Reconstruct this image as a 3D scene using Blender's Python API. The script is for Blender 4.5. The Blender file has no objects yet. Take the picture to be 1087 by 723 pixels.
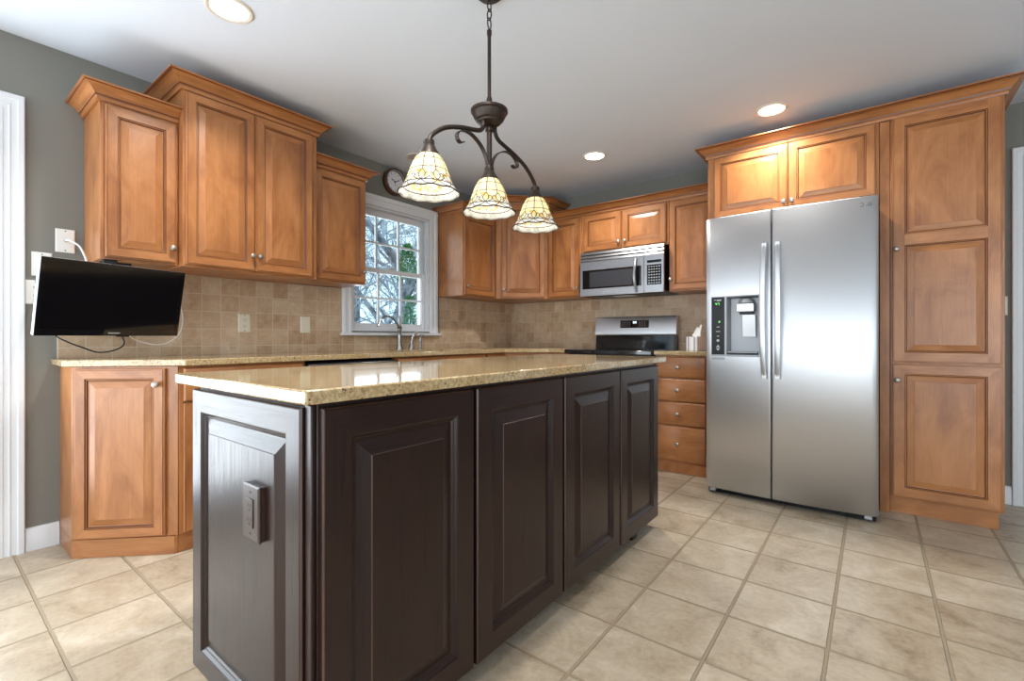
import bpy, bmesh, math, random
from mathutils import Matrix, Vector

PI = math.pi
S = bpy.context.scene
COL = S.collection

# ------------------------------------------------------------------ camera
cam_d = bpy.data.cameras.new('camera')
cam = bpy.data.objects.new('camera', cam_d)
COL.objects.link(cam)
cam.location = (3.18994, -4.11906, 1.01937)
cam.rotation_euler = (PI / 2, 0, math.radians(37.7096))
cam_d.sensor_width = 36
cam_d.lens = 36 * 496.395 / 1087
cam_d.shift_y = -(361.5 - 357.959) / 1087
cam_d.clip_start = .02
S.camera = cam

# ------------------------------------------------------------------ view, world, daylight
S.view_settings.view_transform = 'Standard'
S.view_settings.look = 'None'
S.view_settings.exposure = 0.0
S.view_settings.gamma = 1
S.view_settings.use_curve_mapping = False
try:
    S.cycles.use_denoising = True
    S.cycles.max_bounces = 10
    S.cycles.transparent_max_bounces = 16
    S.cycles.sample_clamp_indirect = 6
    S.cycles.caustics_reflective = False
    S.cycles.caustics_refractive = False
except Exception:
    pass

world = bpy.data.worlds.new('world')
S.world = world
world.use_nodes = True
bg = world.node_tree.nodes['Background']
bg.inputs[0].default_value = (.62, .84, 1.0, 1)
bg.inputs[1].default_value = 1.9


def area(name, loc, rot, sx, sy, power, color=(1, 1, 1), spread=180, shape='RECTANGLE'):
    d = bpy.data.lights.new(name, 'AREA')
    d.shape = shape
    d.size = sx
    if shape == 'RECTANGLE':
        d.size_y = sy
    d.energy = power
    d.color = color
    d.spread = math.radians(spread)
    o = bpy.data.objects.new(name, d)
    COL.objects.link(o)
    o.location = loc
    o.rotation_euler = rot
    return o


# daylight through the glazing; second rear pair and side window are added for fill
UPT = math.radians(30)
area('daylight_rear', (1.55, -7.18, 1.08), (PI / 2 + UPT, 0, 0), 2.2, 2.0, 82, (.94, .97, 1.0))
area('added_rear_daylight', (5.1, -7.18, 1.08), (PI / 2 + UPT, 0, 0), 2.3, 2.0, 92, (.94, .97, 1.0))  # unseen second door pair, added to brighten the room and refrigerator reflection
area('daylight_patio', (-.19, -4.735, 1.05), (PI / 2 + UPT, 0, -PI / 2), 1.6, 1.95, 76, (.87, .94, 1.0))
area('added_side_daylight', (7.18, -3.3, 1.25), (PI / 2 + UPT, 0, PI / 2), 2.8, 1.8, 16, (.95, .98, 1.0))  # unseen window light, added as fill from the right
area('daylight_sink_window', (-.16, -1.62, 1.58), (PI / 2, 0, -PI / 2), .78, .98, 8, (.9, .96, 1.0))

DOWNLIGHT_POWER = 13
PENDANT_POWER = 0.85

# ------------------------------------------------------------------ materials


def mat(name):
    m = bpy.data.materials.new(name)
    m.use_nodes = True
    nt = m.node_tree
    return m, nt, nt.nodes['Principled BSDF']


def N(nt, typ, **kw):
    n = nt.nodes.new(typ)
    for k, v in kw.items():
        if k.startswith('i_'):
            key = k[2:]
            key = int(key) if key.isdigit() else key.replace('_', ' ')
            n.inputs[key].default_value = v
        else:
            setattr(n, k, v)
    return n


def L(nt, a, ao, b, bi):
    nt.links.new(a.outputs[ao], b.inputs[bi])


def ramp(nt, stops, interp='LINEAR'):
    r = N(nt, 'ShaderNodeValToRGB')
    r.color_ramp.interpolation = interp
    e = r.color_ramp.elements
    e[0].position, e[0].color = stops[0][0], (*stops[0][1], 1)
    e[1].position, e[1].color = stops[-1][0], (*stops[-1][1], 1)
    for p, c in stops[1:-1]:
        q = e.new(p)
        q.color = (*c, 1)
    return r


def srgb(r, g, b):
    def f(c):
        c /= 255
        return c / 12.92 if c <= .04045 else ((c + .055) / 1.055) ** 2.4
    return (f(r), f(g), f(b))


def plain(name, col, rough=.5, metal=0, coat=0, emis=None, estr=0, bump=0, bscale=200):
    m, nt, p = mat(name)
    p.inputs['Base Color'].default_value = (*col, 1)
    p.inputs['Roughness'].default_value = rough
    p.inputs['Metallic'].default_value = metal
    p.inputs['Coat Weight'].default_value = coat
    if emis:
        p.inputs['Emission Color'].default_value = (*emis, 1)
        p.inputs['Emission Strength'].default_value = estr
    # every surface gets a faint procedural variation
    tc = N(nt, 'ShaderNodeTexCoord')
    no = N(nt, 'ShaderNodeTexNoise', i_Scale=bscale, i_Detail=3.0)
    L(nt, tc, 'Object', no, 'Vector')
    mr = N(nt, 'ShaderNodeMapRange', i_3=max(0, rough - .04), i_4=min(1, rough + .04))
    L(nt, no, 0, mr, 0)
    L(nt, mr, 0, p, 'Roughness')
    if bump:
        b = N(nt, 'ShaderNodeBump', i_Strength=bump, i_Distance=.002)
        L(nt, no, 0, b, 'Height')
        L(nt, b, 0, p, 'Normal')
    return m


def wood(name, dark, mid, light, rough=.34, pore=0.0, coat=.15):
    """grain runs along the V axis of the UV map (metres)"""
    m, nt, p = mat(name)
    uv = N(nt, 'ShaderNodeUVMap')
    oi = N(nt, 'ShaderNodeObjectInfo')
    sc = N(nt, 'ShaderNodeVectorMath', operation='SCALE')
    cmb = N(nt, 'ShaderNodeCombineXYZ', i_0=13.0, i_1=7.0, i_2=5.0)
    L(nt, cmb, 0, sc, 0)
    L(nt, oi, 'Random', sc, 'Scale')
    add = N(nt, 'ShaderNodeVectorMath', operation='ADD')
    L(nt, uv, 0, add, 0)
    L(nt, sc, 0, add, 1)
    mp1 = N(nt, 'ShaderNodeMapping')
    mp1.inputs['Scale'].default_value = (7, 2.6, 1)
    mp2 = N(nt, 'ShaderNodeMapping')
    mp2.inputs['Scale'].default_value = (160, 5, 1)
    L(nt, add, 0, mp1, 0)
    L(nt, add, 0, mp2, 0)
    n1 = N(nt, 'ShaderNodeTexNoise', i_Scale=1.0, i_Detail=5.0, i_Roughness=.6, i_Distortion=.8)
    n2 = N(nt, 'ShaderNodeTexNoise', i_Scale=1.0, i_Detail=4.0, i_Roughness=.6)
    L(nt, mp1, 0, n1, 'Vector')
    L(nt, mp2, 0, n2, 'Vector')
    mx = N(nt, 'ShaderNodeMix', data_type='FLOAT')
    mx.inputs[0].default_value = .22
    L(nt, n1, 0, mx, 2)
    L(nt, n2, 0, mx, 3)
    r = ramp(nt, [(.30, dark), (.5, mid), (.68, light)])
    L(nt, mx, 0, r, 0)
    L(nt, r, 0, p, 'Base Color')
    p.inputs['Roughness'].default_value = rough
    p.inputs['Coat Weight'].default_value = coat
    p.inputs['Coat Roughness'].default_value = .25
    if pore:
        p.inputs['Specular IOR Level'].default_value = .34
        mp3 = N(nt, 'ShaderNodeMapping')
        mp3.inputs['Scale'].default_value = (90, 3.2, 1)
        L(nt, add, 0, mp3, 0)
        n3 = N(nt, 'ShaderNodeTexNoise', i_Scale=1.0, i_Detail=6.0, i_Roughness=.7, i_Distortion=1.2)
        L(nt, mp3, 0, n3, 'Vector')
        r3 = ramp(nt, [(.36, (0, 0, 0)), (.5, (1, 1, 1))])
        L(nt, n3, 0, r3, 0)
        b = N(nt, 'ShaderNodeBump', i_Strength=pore, i_Distance=.0012)
        L(nt, r3, 0, b, 'Height')
        L(nt, b, 0, p, 'Normal')
        md = N(nt, 'ShaderNodeMix', data_type='RGBA', blend_type='MULTIPLY')
        md.inputs[0].default_value = .55
        L(nt, r, 0, md, 6)
        L(nt, r3, 0, md, 7)
        L(nt, md, 2, p, 'Base Color')
    return m


M = {}
M['maple'] = wood('caramel_maple', srgb(132, 78, 40), srgb(166, 107, 60), srgb(186, 127, 78))
M['glaze'] = wood('glazed_groove', srgb(70, 34, 15), srgb(86, 42, 20), srgb(100, 52, 26))
M['espresso'] = wood('espresso_oak', srgb(34, 18, 14), srgb(40, 22, 18), srgb(47, 27, 22), rough=.29, pore=.16, coat=.1)
M['espresso_edge'] = wood('espresso_worn_edge', srgb(58, 40, 34), srgb(70, 48, 40), srgb(84, 60, 50), rough=.36, coat=.1)
M['black'] = plain('black_plastic', (.008, .008, .009), .35)
M['black'].node_tree.nodes['Principled BSDF'].inputs['Specular IOR Level'].default_value = .25
M['black_gloss'] = plain('black_glass', (.006, .006, .007), .06)
M['dark'] = plain('dark_recess', (.01, .009, .008), .7)
M['white_trim'] = plain('white_trim_paint', srgb(224, 226, 229), .4)
M['ceiling'] = plain('ceiling_paint', srgb(222, 230, 241), .9, bump=.35, bscale=140)
M['wall'] = plain('grey_wall_paint', srgb(126, 125, 118), .8, bump=.12, bscale=260)
M['wall_pale'] = plain('pale_wall_paint', srgb(196, 192, 184), .85, bump=.1, bscale=260)
M['nickel'] = plain('brushed_nickel', (.42, .38, .34), .38, 1)
M['chrome'] = plain('satin_steel_faucet', (.36, .355, .34), .28, 1)
M['bronze'] = plain('oiled_bronze', srgb(52, 42, 36), .42, .55, bump=.15, bscale=300)
M['silver'] = plain('silver_plastic', (.36, .37, .39), .42, .4)
M['ivory'] = plain('ivory_plastic', srgb(222, 217, 196), .4)
M['white_plastic'] = plain('white_plastic', srgb(236, 235, 230), .4)
M['brown_plastic'] = plain('brown_plastic', srgb(66, 50, 44), .32)
M['lens'] = plain('lit_lens', (1, .97, .9), .5, emis=(1, .96, .88), estr=9)
M['lens_off'] = plain('unlit_lens', srgb(188, 186, 184), .6)
M['ring'] = plain('lamp_trim_ring', srgb(224, 216, 200), .5)
M['clock_rim'] = plain('walnut_clock_rim', srgb(82, 44, 26), .35)
M['clock_face'] = plain('clock_paper', srgb(226, 228, 232), .5)
M['ink'] = plain('printed_ink', (.02, .02, .022), .5)
M['grey_ink'] = plain('grey_mark', (.12, .12, .13), .5)
M['screen'] = plain('tv_screen', (.004, .004, .005), .09)
M['green_led'] = plain('green_led', (.1, .6, .1), .5, emis=(.25, 1, .2), estr=1.6)
M['white_led'] = plain('white_led', (.8, .9, 1), .5, emis=(.85, .95, 1), estr=2.0)
M['icon'] = plain('pale_icon_print', (.5, .52, .55), .5)
M['lead'] = plain('lead_came', srgb(58, 46, 34), .5, .4)
M['bulb'] = plain('lit_bulb', (1, .95, .85), .4, emis=(1, .9, .72), estr=6)
M['tissue'] = plain('tissue_paper', srgb(244, 242, 238), .9)
M['blind_tab'] = plain('window_latch', srgb(205, 205, 205), .4)
M['dishwasher'] = plain('dishwasher_panel', (.25, .25, .26), .3, 1)


def steel(name, base=(.60, .61, .62), rough=.27, aniso=.55):
    m, nt, p = mat(name)
    p.inputs['Base Color'].default_value = (*base, 1)
    p.inputs['Metallic'].default_value = 1
    p.inputs['Anisotropic'].default_value = aniso
    tc = N(nt, 'ShaderNodeTexCoord')
    mp = N(nt, 'ShaderNodeMapping')
    mp.inputs['Scale'].default_value = (3, 3, 260)
    no = N(nt, 'ShaderNodeTexNoise', i_Scale=1.0, i_Detail=2.0)
    L(nt, tc, 'Object', mp, 0)
    L(nt, mp, 0, no, 'Vector')
    mr = N(nt, 'ShaderNodeMapRange', i_3=rough - .008, i_4=rough + .008)
    L(nt, no, 0, mr, 0)
    L(nt, mr, 0, p, 'Roughness')
    tg = N(nt, 'ShaderNodeTangent', direction_type='RADIAL', axis='Z')
    L(nt, tg, 0, p, 'Tangent')
    return m


M['steel'] = steel('brushed_stainless', base=(.64, .65, .67), rough=.42)
M['steel_b'] = steel('brushed_stainless_dark', base=(.46, .47, .49), rough=.30)


def granite():
    m, nt, p = mat('beige_granite')
    tc = N(nt, 'ShaderNodeTexCoord')
    geo = N(nt, 'ShaderNodeNewGeometry')
    n1 = N(nt, 'ShaderNodeTexNoise', i_Scale=9.0, i_Detail=6.0, i_Roughness=.7, i_Distortion=1.0)
    n2 = N(nt, 'ShaderNodeTexNoise', i_Scale=95.0, i_Detail=4.0, i_Roughness=.75)
    n3 = N(nt, 'ShaderNodeTexVoronoi', i_Scale=85.0, i_Randomness=1.0)
    n4 = N(nt, 'ShaderNodeTexNoise', i_Scale=26.0, i_Detail=3.0)
    for n in (n1, n2, n3, n4):
        L(nt, geo, 'Position', n, 'Vector')
    r1 = ramp(nt, [(.3, srgb(160, 130, 86)), (.5, srgb(190, 163, 118)), (.72, srgb(210, 189, 152))])
    L(nt, n1, 0, r1, 0)
    r2 = ramp(nt, [(.37, srgb(80, 58, 34)), (.48, srgb(174, 146, 102)), (.66, srgb(216, 197, 162))])
    L(nt, n2, 0, r2, 0)
    mx = N(nt, 'ShaderNodeMix', data_type='RGBA', blend_type='MIX')
    mx.inputs[0].default_value = .55
    L(nt, r1, 0, mx, 6)
    L(nt, r2, 0, mx, 7)
    # dark garnet specks
    d1 = N(nt, 'ShaderNodeMath', operation='LESS_THAN', i_1=.26)
    L(nt, n3, 'Distance', d1, 0)
    d2 = N(nt, 'ShaderNodeMath', operation='GREATER_THAN', i_1=.56)
    L(nt, n4, 0, d2, 0)
    dm = N(nt, 'ShaderNodeMath', operation='MULTIPLY')
    L(nt, d1, 0, dm, 0)
    L(nt, d2, 0, dm, 1)
    dm2 = N(nt, 'ShaderNodeMath', operation='MULTIPLY', i_1=.8)
    L(nt, dm, 0, dm2, 0)
    mx2 = N(nt, 'ShaderNodeMix', data_type='RGBA')
    L(nt, dm2, 0, mx2, 0)
    L(nt, mx, 2, mx2, 6)
    mx2.inputs[7].default_value = (*srgb(70, 46, 34), 1)
    L(nt, mx2, 2, p, 'Base Color')
    p.inputs['Roughness'].default_value = .07
    p.inputs['Coat Weight'].default_value = .3
    p.inputs['Coat Roughness'].default_value = .03
    return m


M['granite'] = granite()


def tile_mat(name, ax, ox, oy, w, h, mortar, offset, cols, grout, rough, nscale, bumpd, stain=.5, tvar=.16):
    """brick pattern laid in world metres; ax picks the two position axes"""
    m, nt, p = mat(name)
    geo = N(nt, 'ShaderNodeNewGeometry')
    sep = N(nt, 'ShaderNodeSeparateXYZ')
    L(nt, geo, 'Position', sep, 0)
    cmb = N(nt, 'ShaderNodeCombineXYZ')
    for k, (a, o) in enumerate(zip(ax, (ox, oy))):
        s = N(nt, 'ShaderNodeMath', operation='SUBTRACT', i_1=o)
        L(nt, sep, 'XYZ'[a], s, 0)
        L(nt, s, 0, cmb, k)
    # slightly wavy joints
    nw = N(nt, 'ShaderNodeTexNoise', i_Scale=38.0, i_Detail=2.0)
    L(nt, geo, 'Position', nw, 'Vector')
    sub = N(nt, 'ShaderNodeVectorMath', operation='SUBTRACT')
    sub.inputs[1].default_value = (.5, .5, .5)
    L(nt, nw, 'Color', sub, 0)
    scl = N(nt, 'ShaderNodeVectorMath', operation='SCALE')
    scl.inputs['Scale'].default_value = mortar * .55
    L(nt, sub, 0, scl, 0)
    add = N(nt, 'ShaderNodeVectorMath', operation='ADD')
    L(nt, cmb, 0, add, 0)
    L(nt, scl, 0, add, 1)
    br = N(nt, 'ShaderNodeTexBrick', offset=offset, offset_frequency=2, squash=1.0)
    br.inputs['Scale'].default_value = 1.0
    br.inputs['Brick Width'].default_value = w
    br.inputs['Row Height'].default_value = h
    br.inputs['Mortar Size'].default_value = mortar
    br.inputs['Mortar Smooth'].default_value = .35
    br.inputs['Color1'].default_value = (0, 0, 0, 1)
    br.inputs['Color2'].default_value = (1, 1, 1, 1)
    br.inputs['Mortar'].default_value = (.5, .5, .5, 1)
    L(nt, add, 0, br, 'Vector')
    n1 = N(nt, 'ShaderNodeTexNoise', i_Scale=nscale, i_Detail=8.0, i_Roughness=.65, i_Distortion=.6)
    L(nt, geo, 'Position', n1, 'Vector')
    n2 = N(nt, 'ShaderNodeTexNoise', i_Scale=nscale * 7, i_Detail=6.0, i_Roughness=.7)
    L(nt, geo, 'Position', n2, 'Vector')
    mix = N(nt, 'ShaderNodeMix', data_type='FLOAT')
    mix.inputs[0].default_value = tvar
    L(nt, n1, 0, mix, 2)
    L(nt, br, 'Color', mix, 3)
    mixb = N(nt, 'ShaderNodeMix', data_type='FLOAT')
    mixb.inputs[0].default_value = .30
    L(nt, mix, 0, mixb, 2)
    L(nt, n2, 0, mixb, 3)
    r = ramp(nt, cols)
    L(nt, mixb, 0, r, 0)
    # pits and stains
    rs = ramp(nt, [(.60, (1, 1, 1)), (.74, (.66, .58, .50))])
    L(nt, n2, 0, rs, 0)
    ms = N(nt, 'ShaderNodeMix', data_type='RGBA', blend_type='MULTIPLY')
    ms.inputs[0].default_value = stain
    L(nt, r, 0, ms, 6)
    L(nt, rs, 0, ms, 7)
    mg = N(nt, 'ShaderNodeMix', data_type='RGBA')
    L(nt, br, 'Fac', mg, 0)
    L(nt, ms, 2, mg, 6)
    mg.inputs[7].default_value = (*grout, 1)
    L(nt, mg, 2, p, 'Base Color')
    rr = N(nt, 'ShaderNodeMapRange', i_3=rough, i_4=.85)
    L(nt, br, 'Fac', rr, 0)
    L(nt, rr, 0, p, 'Roughness')
    inv = N(nt, 'ShaderNodeMath', operation='MULTIPLY_ADD', i_1=-1.0)
    L(nt, br, 'Fac', inv, 0)
    nb = N(nt, 'ShaderNodeMath', operation='MULTIPLY', i_1=.18)
    L(nt, n1, 0, nb, 0)
    L(nt, nb, 0, inv, 2)
    b = N(nt, 'ShaderNodeBump', i_Strength=.8, i_Distance=bumpd)
    L(nt, inv, 0, b, 'Height')
    L(nt, b, 0, p, 'Normal')
    return m


FX, FY, FP = 2.4578, -1.9743, .3066
M['floor'] = tile_mat('floor_tile', (0, 1), FX - 20 * FP, FY - 30 * FP, FP, FP, .0065, 0,
                      [(.32, srgb(134, 114, 91)), (.44, srgb(172, 154, 130)), (.55, srgb(190, 174, 151)), (.68, srgb(210, 197, 177))],
                      srgb(158, 140, 115), .32, 6.5, .008)
BS = [(.28, srgb(150, 120, 92)), (.42, srgb(182, 154, 124)), (.56, srgb(196, 172, 144)), (.72, srgb(218, 202, 178))]
M['travertine_a'] = tile_mat('travertine_left', (1, 2), -3.666 - 10 * .1042, .966 - 3 * .1045, .1042, .1045, .0023, 0,
                             BS, srgb(208, 194, 172), .42, 14, .0015, .8, .27)
M['travertine_b'] = tile_mat('travertine_back', (0, 2), -1.04, .966 - 3 * .1045, .1042, .1045, .0023, .5,
                             BS, srgb(208, 194, 172), .42, 14, .0015, .8, .27)


def glass_pane():
    m = bpy.data.materials.new('window_glass')
    m.use_nodes = True
    nt = m.node_tree
    nt.nodes.remove(nt.nodes['Principled BSDF'])
    out = nt.nodes['Material Output']
    tr = N(nt, 'ShaderNodeBsdfTransparent')
    tr.inputs[0].default_value = (.96, .985, .99, 1)
    gl = N(nt, 'ShaderNodeBsdfGlossy', i_Roughness=.02)
    fr = N(nt, 'ShaderNodeFresnel', i_IOR=1.35)
    mx = N(nt, 'ShaderNodeMixShader')
    L(nt, fr, 0, mx, 0)
    L(nt, tr, 0, mx, 1)
    L(nt, gl, 0, mx, 2)
    L(nt, mx, 0, out, 0)
    return m


M['glass'] = glass_pane()


def art_glass():
    """opalescent stained glass, UV: u round the shade, v from neck to rim"""
    m = bpy.data.materials.new('opalescent_art_glass')
    m.use_nodes = True
    nt = m.node_tree
    nt.nodes.remove(nt.nodes['Principled BSDF'])
    out = nt.nodes['Material Output']
    uv = N(nt, 'ShaderNodeUVMap')
    sep = N(nt, 'ShaderNodeSeparateXYZ')
    L(nt, uv, 0, sep, 0)
    mp = N(nt, 'ShaderNodeMapping')
    mp.inputs['Scale'].default_value = (30, 9, 1)
    L(nt, uv, 0, mp, 0)
    vo = N(nt, 'ShaderNodeTexVoronoi', i_Scale=1.0)
    L(nt, mp, 0, vo, 'Vector')
    sc = N(nt, 'ShaderNodeSeparateColor')
    L(nt, vo, 'Color', sc, 0)
    petals = ramp(nt, [(0, (.78, .50, .16)), (.16, (.96, .74, .34)), (.34, (1, .94, .78)), (.62, (.62, .68, .36)),
                       (.72, (1, .97, .88)), (.90, (.97, .84, .52))], 'CONSTANT')
    L(nt, sc, 0, petals, 0)
    cream = ramp(nt, [(0, (1, .88, .56)), (1, (1, .95, .76))])
    L(nt, sc, 1, cream, 0)
    base = ramp(nt, [(0, (1, 1, .98)), (.55, (.93, .93, .9)), (.8, (.75, .78, .74)), (.93, (.9, .72, .4))], 'CONSTANT')
    L(nt, sc, 2, base, 0)
    band = N(nt, 'ShaderNodeMath', operation='COMPARE', i_1=.585, i_2=.115)
    L(nt, sep, 1, band, 0)
    low = N(nt, 'ShaderNodeMath', operation='GREATER_THAN', i_1=.70)
    L(nt, sep, 1, low, 0)
    m1 = N(nt, 'ShaderNodeMix', data_type='RGBA')
    L(nt, band, 0, m1, 0)
    L(nt, cream, 0, m1, 6)
    L(nt, petals, 0, m1, 7)
    m2 = N(nt, 'ShaderNodeMix', data_type='RGBA')
    L(nt, low, 0, m2, 0)
    L(nt, m1, 2, m2, 6)
    L(nt, base, 0, m2, 7)
    tl = N(nt, 'ShaderNodeBsdfTranslucent')
    df = N(nt, 'ShaderNodeBsdfDiffuse')
    gl = N(nt, 'ShaderNodeBsdfGlossy', i_Roughness=.12)
    for n in (tl, df):
        L(nt, m2, 2, n, 0)
    a = N(nt, 'ShaderNodeMixShader', i_0=.42)
    L(nt, tl, 0, a, 1)
    L(nt, df, 0, a, 2)
    b = N(nt, 'ShaderNodeMixShader', i_0=.06)
    L(nt, a, 0, b, 1)
    L(nt, gl, 0, b, 2)
    L(nt, b, 0, out, 0)
    return m


M['art_glass'] = art_glass()


def stripes():
    m, nt, p = mat('striped_box_print')
    tc = N(nt, 'ShaderNodeTexCoord')
    sep = N(nt, 'ShaderNodeSeparateXYZ')
    L(nt, tc, 'Object', sep, 0)
    ad = N(nt, 'ShaderNodeMath', operation='ADD')
    L(nt, sep, 0, ad, 0)
    L(nt, sep, 1, ad, 1)
    mu = N(nt, 'ShaderNodeMath', operation='MULTIPLY', i_1=38.0)
    L(nt, ad, 0, mu, 0)
    fr = N(nt, 'ShaderNodeMath', operation='FRACT')
    L(nt, mu, 0, fr, 0)
    r = ramp(nt, [(0, srgb(240, 240, 240)), (.5, srgb(150, 152, 162)), (.72, srgb(225, 225, 228))], 'CONSTANT')
    L(nt, fr, 0, r, 0)
    L(nt, r, 0, p, 'Base Color')
    p.inputs['Roughness'].default_value = .6
    return m


M['stripes'] = stripes()


def noisy(name, c1, c2, scale, rough=.9):
    m, nt, p = mat(name)
    tc = N(nt, 'ShaderNodeTexCoord')
    no = N(nt, 'ShaderNodeTexNoise', i_Scale=scale, i_Detail=4.0)
    L(nt, tc, 'Object', no, 'Vector')
    r = ramp(nt, [(.35, c1), (.65, c2)])
    L(nt, no, 0, r, 0)
    L(nt, r, 0, p, 'Base Color')
    p.inputs['Roughness'].default_value = rough
    return m


M['bark'] = noisy('winter_bark', srgb(82, 84, 90), srgb(150, 152, 156), 6)
M['twig'] = noisy('winter_twig', srgb(120, 124, 132), srgb(206, 210, 214), 4)
M['evergreen'] = noisy('evergreen_leaf', srgb(20, 110, 50), srgb(60, 170, 90), 8)
M['winter_lawn'] = noisy('winter_lawn', srgb(150, 150, 140), srgb(196, 200, 200), 1.5)

# ------------------------------------------------------------------ mesh builder
WORLD = {}      # object -> world matrix of its mesh space


class MB:
    def __init__(s, F=None):
        s.F = F or Matrix.Identity(4)
        s.faces = []    # (pts, mat, grain, uvs)

    def q(s, pts, m=0, g=(0, 0, 1), uvs=None, F=None):
        F = F or s.F
        P = [F @ Vector(p) for p in pts]
        G = (F.to_3x3() @ Vector(g)).normalized()
        s.faces.append((P, m, G, uvs))

    def box(s, a, b, m=0, g=None, F=None):
        x0, y0, z0 = a
        x1, y1, z1 = b
        if g is None:
            d = (abs(x1 - x0), abs(y1 - y0), abs(z1 - z0))
            k = d.index(max(d))
            g = [(1, 0, 0), (0, 1, 0), (0, 0, 1)][k]
        c = [(x0, y0, z0), (x1, y0, z0), (x1, y1, z0), (x0, y1, z0), (x0, y0, z1), (x1, y0, z1), (x1, y1, z1), (x0, y1, z1)]
        for f in ((0, 3, 2, 1), (4, 5, 6, 7), (0, 1, 5, 4), (1, 2, 6, 5), (2, 3, 7, 6), (3, 0, 4, 7)):
            s.q([c[i] for i in f], m, g, F=F)
        return s

    def prism(s, poly, z0, z1, m=0, g=(0, 0, 1), F=None):
        n = len(poly)
        s.q([(x, y, z0) for x, y in reversed(poly)], m, g, F=F)
        s.q([(x, y, z1) for x, y in poly], m, g, F=F)
        for i in range(n):
            a, b = poly[i], poly[(i + 1) % n]
            s.q([(*a, z0), (*b, z0), (*b, z1), (*a, z1)], m, g, F=F)
        return s

    def rings(s, rings, m=0, cap0=True, cap1=True, g=(0, 0, 1), closed=True, uv=False, F=None):
        """join successive rings of equal vertex count"""
        n = len(rings[0])
        mm = m if isinstance(m, (list, tuple)) else [m] * (len(rings) - 1)
        for k in range(len(rings) - 1):
            a, b = rings[k], rings[k + 1]
            for i in range(n if closed else n - 1):
                j = (i + 1) % n
                uvs = None
                if uv:
                    u0, u1 = i / n, (i + 1) / n
                    v0, v1 = k / (len(rings) - 1), (k + 1) / (len(rings) - 1)
                    uvs = [(u0, v0), (u1, v0), (u1, v1), (u0, v1)]
                s.q([a[i], a[j], b[j], b[i]], mm[k], g, uvs, F=F)
        if cap0:
            s.q(list(reversed(rings[0])), mm[0], g, F=F)
        if cap1:
            s.q(rings[-1], mm[-1], g, F=F)
        return s

    def lathe(s, prof, c=(0, 0, 0), n=24, axis='z', m=0, cap0=True, cap1=True, uv=False, F=None, wave=None):
        R = []
        for k, (r, h) in enumerate(prof):
            ring = []
            for i in range(n):
                a = 2 * PI * i / n
                rr, hh = r, h
                if wave:
                    dr, dh = wave(k, a)
                    rr, hh = r + dr, h + dh
                p = (rr * math.cos(a), rr * math.sin(a), hh)
                if axis == 'x':
                    p = (p[2], p[0], p[1])
                elif axis == 'y':
                    p = (p[0], p[2], p[1])
                ring.append((c[0] + p[0], c[1] + p[1], c[2] + p[2]))
            R.append(ring)
        return s.rings(R, m, cap0, cap1, uv=uv, F=F)

    def tube(s, path, r, n=8, m=0, smooth=0, flat=None, closed=False, F=None):
        """tube along a path; r number or list; flat=(w,t,upvector) makes a flat bar"""
        P = [Vector(p) for p in path]
        if smooth:
            P = catmull(P, smooth, closed)
        N_ = len(P)
        rs = r if isinstance(r, (list, tuple)) else None
        R = []
        up = None
        for i, p in enumerate(P):
            if closed:
                t = P[(i + 1) % N_] - P[i - 1]
            else:
                t = P[min(i + 1, N_ - 1)] - P[max(i - 1, 0)]
            t.normalize()
            if flat:
                w, th, wd = flat
                a = Vector(wd)
                a = (a - t * a.dot(t)).normalized()
                b = t.cross(a)
                R.append([p + a * x * w / 2 + b * y * th / 2 for x, y in ((-1, -1), (1, -1), (1, 1), (-1, 1))])
            else:
                if up is None:
                    up = Vector((0, 0, 1)) if abs(t.z) < .9 else Vector((1, 0, 0))
                a = (up - t * up.dot(t)).normalized()
                b = t.cross(a)
                up = a
                if rs:
                    f = i / (N_ - 1) * (len(rs) - 1)
                    k = min(int(f), len(rs) - 2)
                    rad = rs[k] + (rs[k + 1] - rs[k]) * (f - k)
                else:
                    rad = r
                R.append([p + (a * math.cos(2 * PI * j / n) + b * math.sin(2 * PI * j / n)) * rad for j in range(n)])
        if closed:
            R.append(R[0])
            return s.rings(R, m, False, False, F=F)
        return s.rings(R, m, F=F)

    def sweep(s, path, prof, m=0, F=None, side=1):
        """profile (out, z) along a plan polyline, mitred; out is to the right of travel"""
        n = len(path)
        D = []
        for i in range(n - 1):
            d = Vector((path[i + 1][0] - path[i][0], path[i + 1][1] - path[i][1]))
            D.append(d.normalized())
        R = []
        for i in range(n):
            n0 = Vector((D[max(i - 1, 0)].y, -D[max(i - 1, 0)].x)) * side
            n1 = Vector((D[min(i, n - 2)].y, -D[min(i, n - 2)].x)) * side
            b = n0 + n1
            b = b / b.length
            b = b / max(.2, b.dot(n1))
            R.append([(path[i][0] + b.x * o, path[i][1] + b.y * o, z) for o, z in prof])
        k = len(prof)
        for i in range(n - 1):
            g = (D[i].x, D[i].y, 0)
            for j in range(k):
                jj = (j + 1) % k
                mj = m[j] if isinstance(m, (list, tuple)) else m
                s.q([R[i][j], R[i + 1][j], R[i + 1][jj], R[i][jj]], mj, g, F=F)
        m0 = m[0] if isinstance(m, (list, tuple)) else m
        s.q(R[0], m0, F=F)
        s.q(list(reversed(R[-1])), m0, F=F)
        return s

    def add_mesh(s, verts, polys, m=0):
        for p in polys:
            s.q([verts[i] for i in p], m)
        return s

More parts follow.
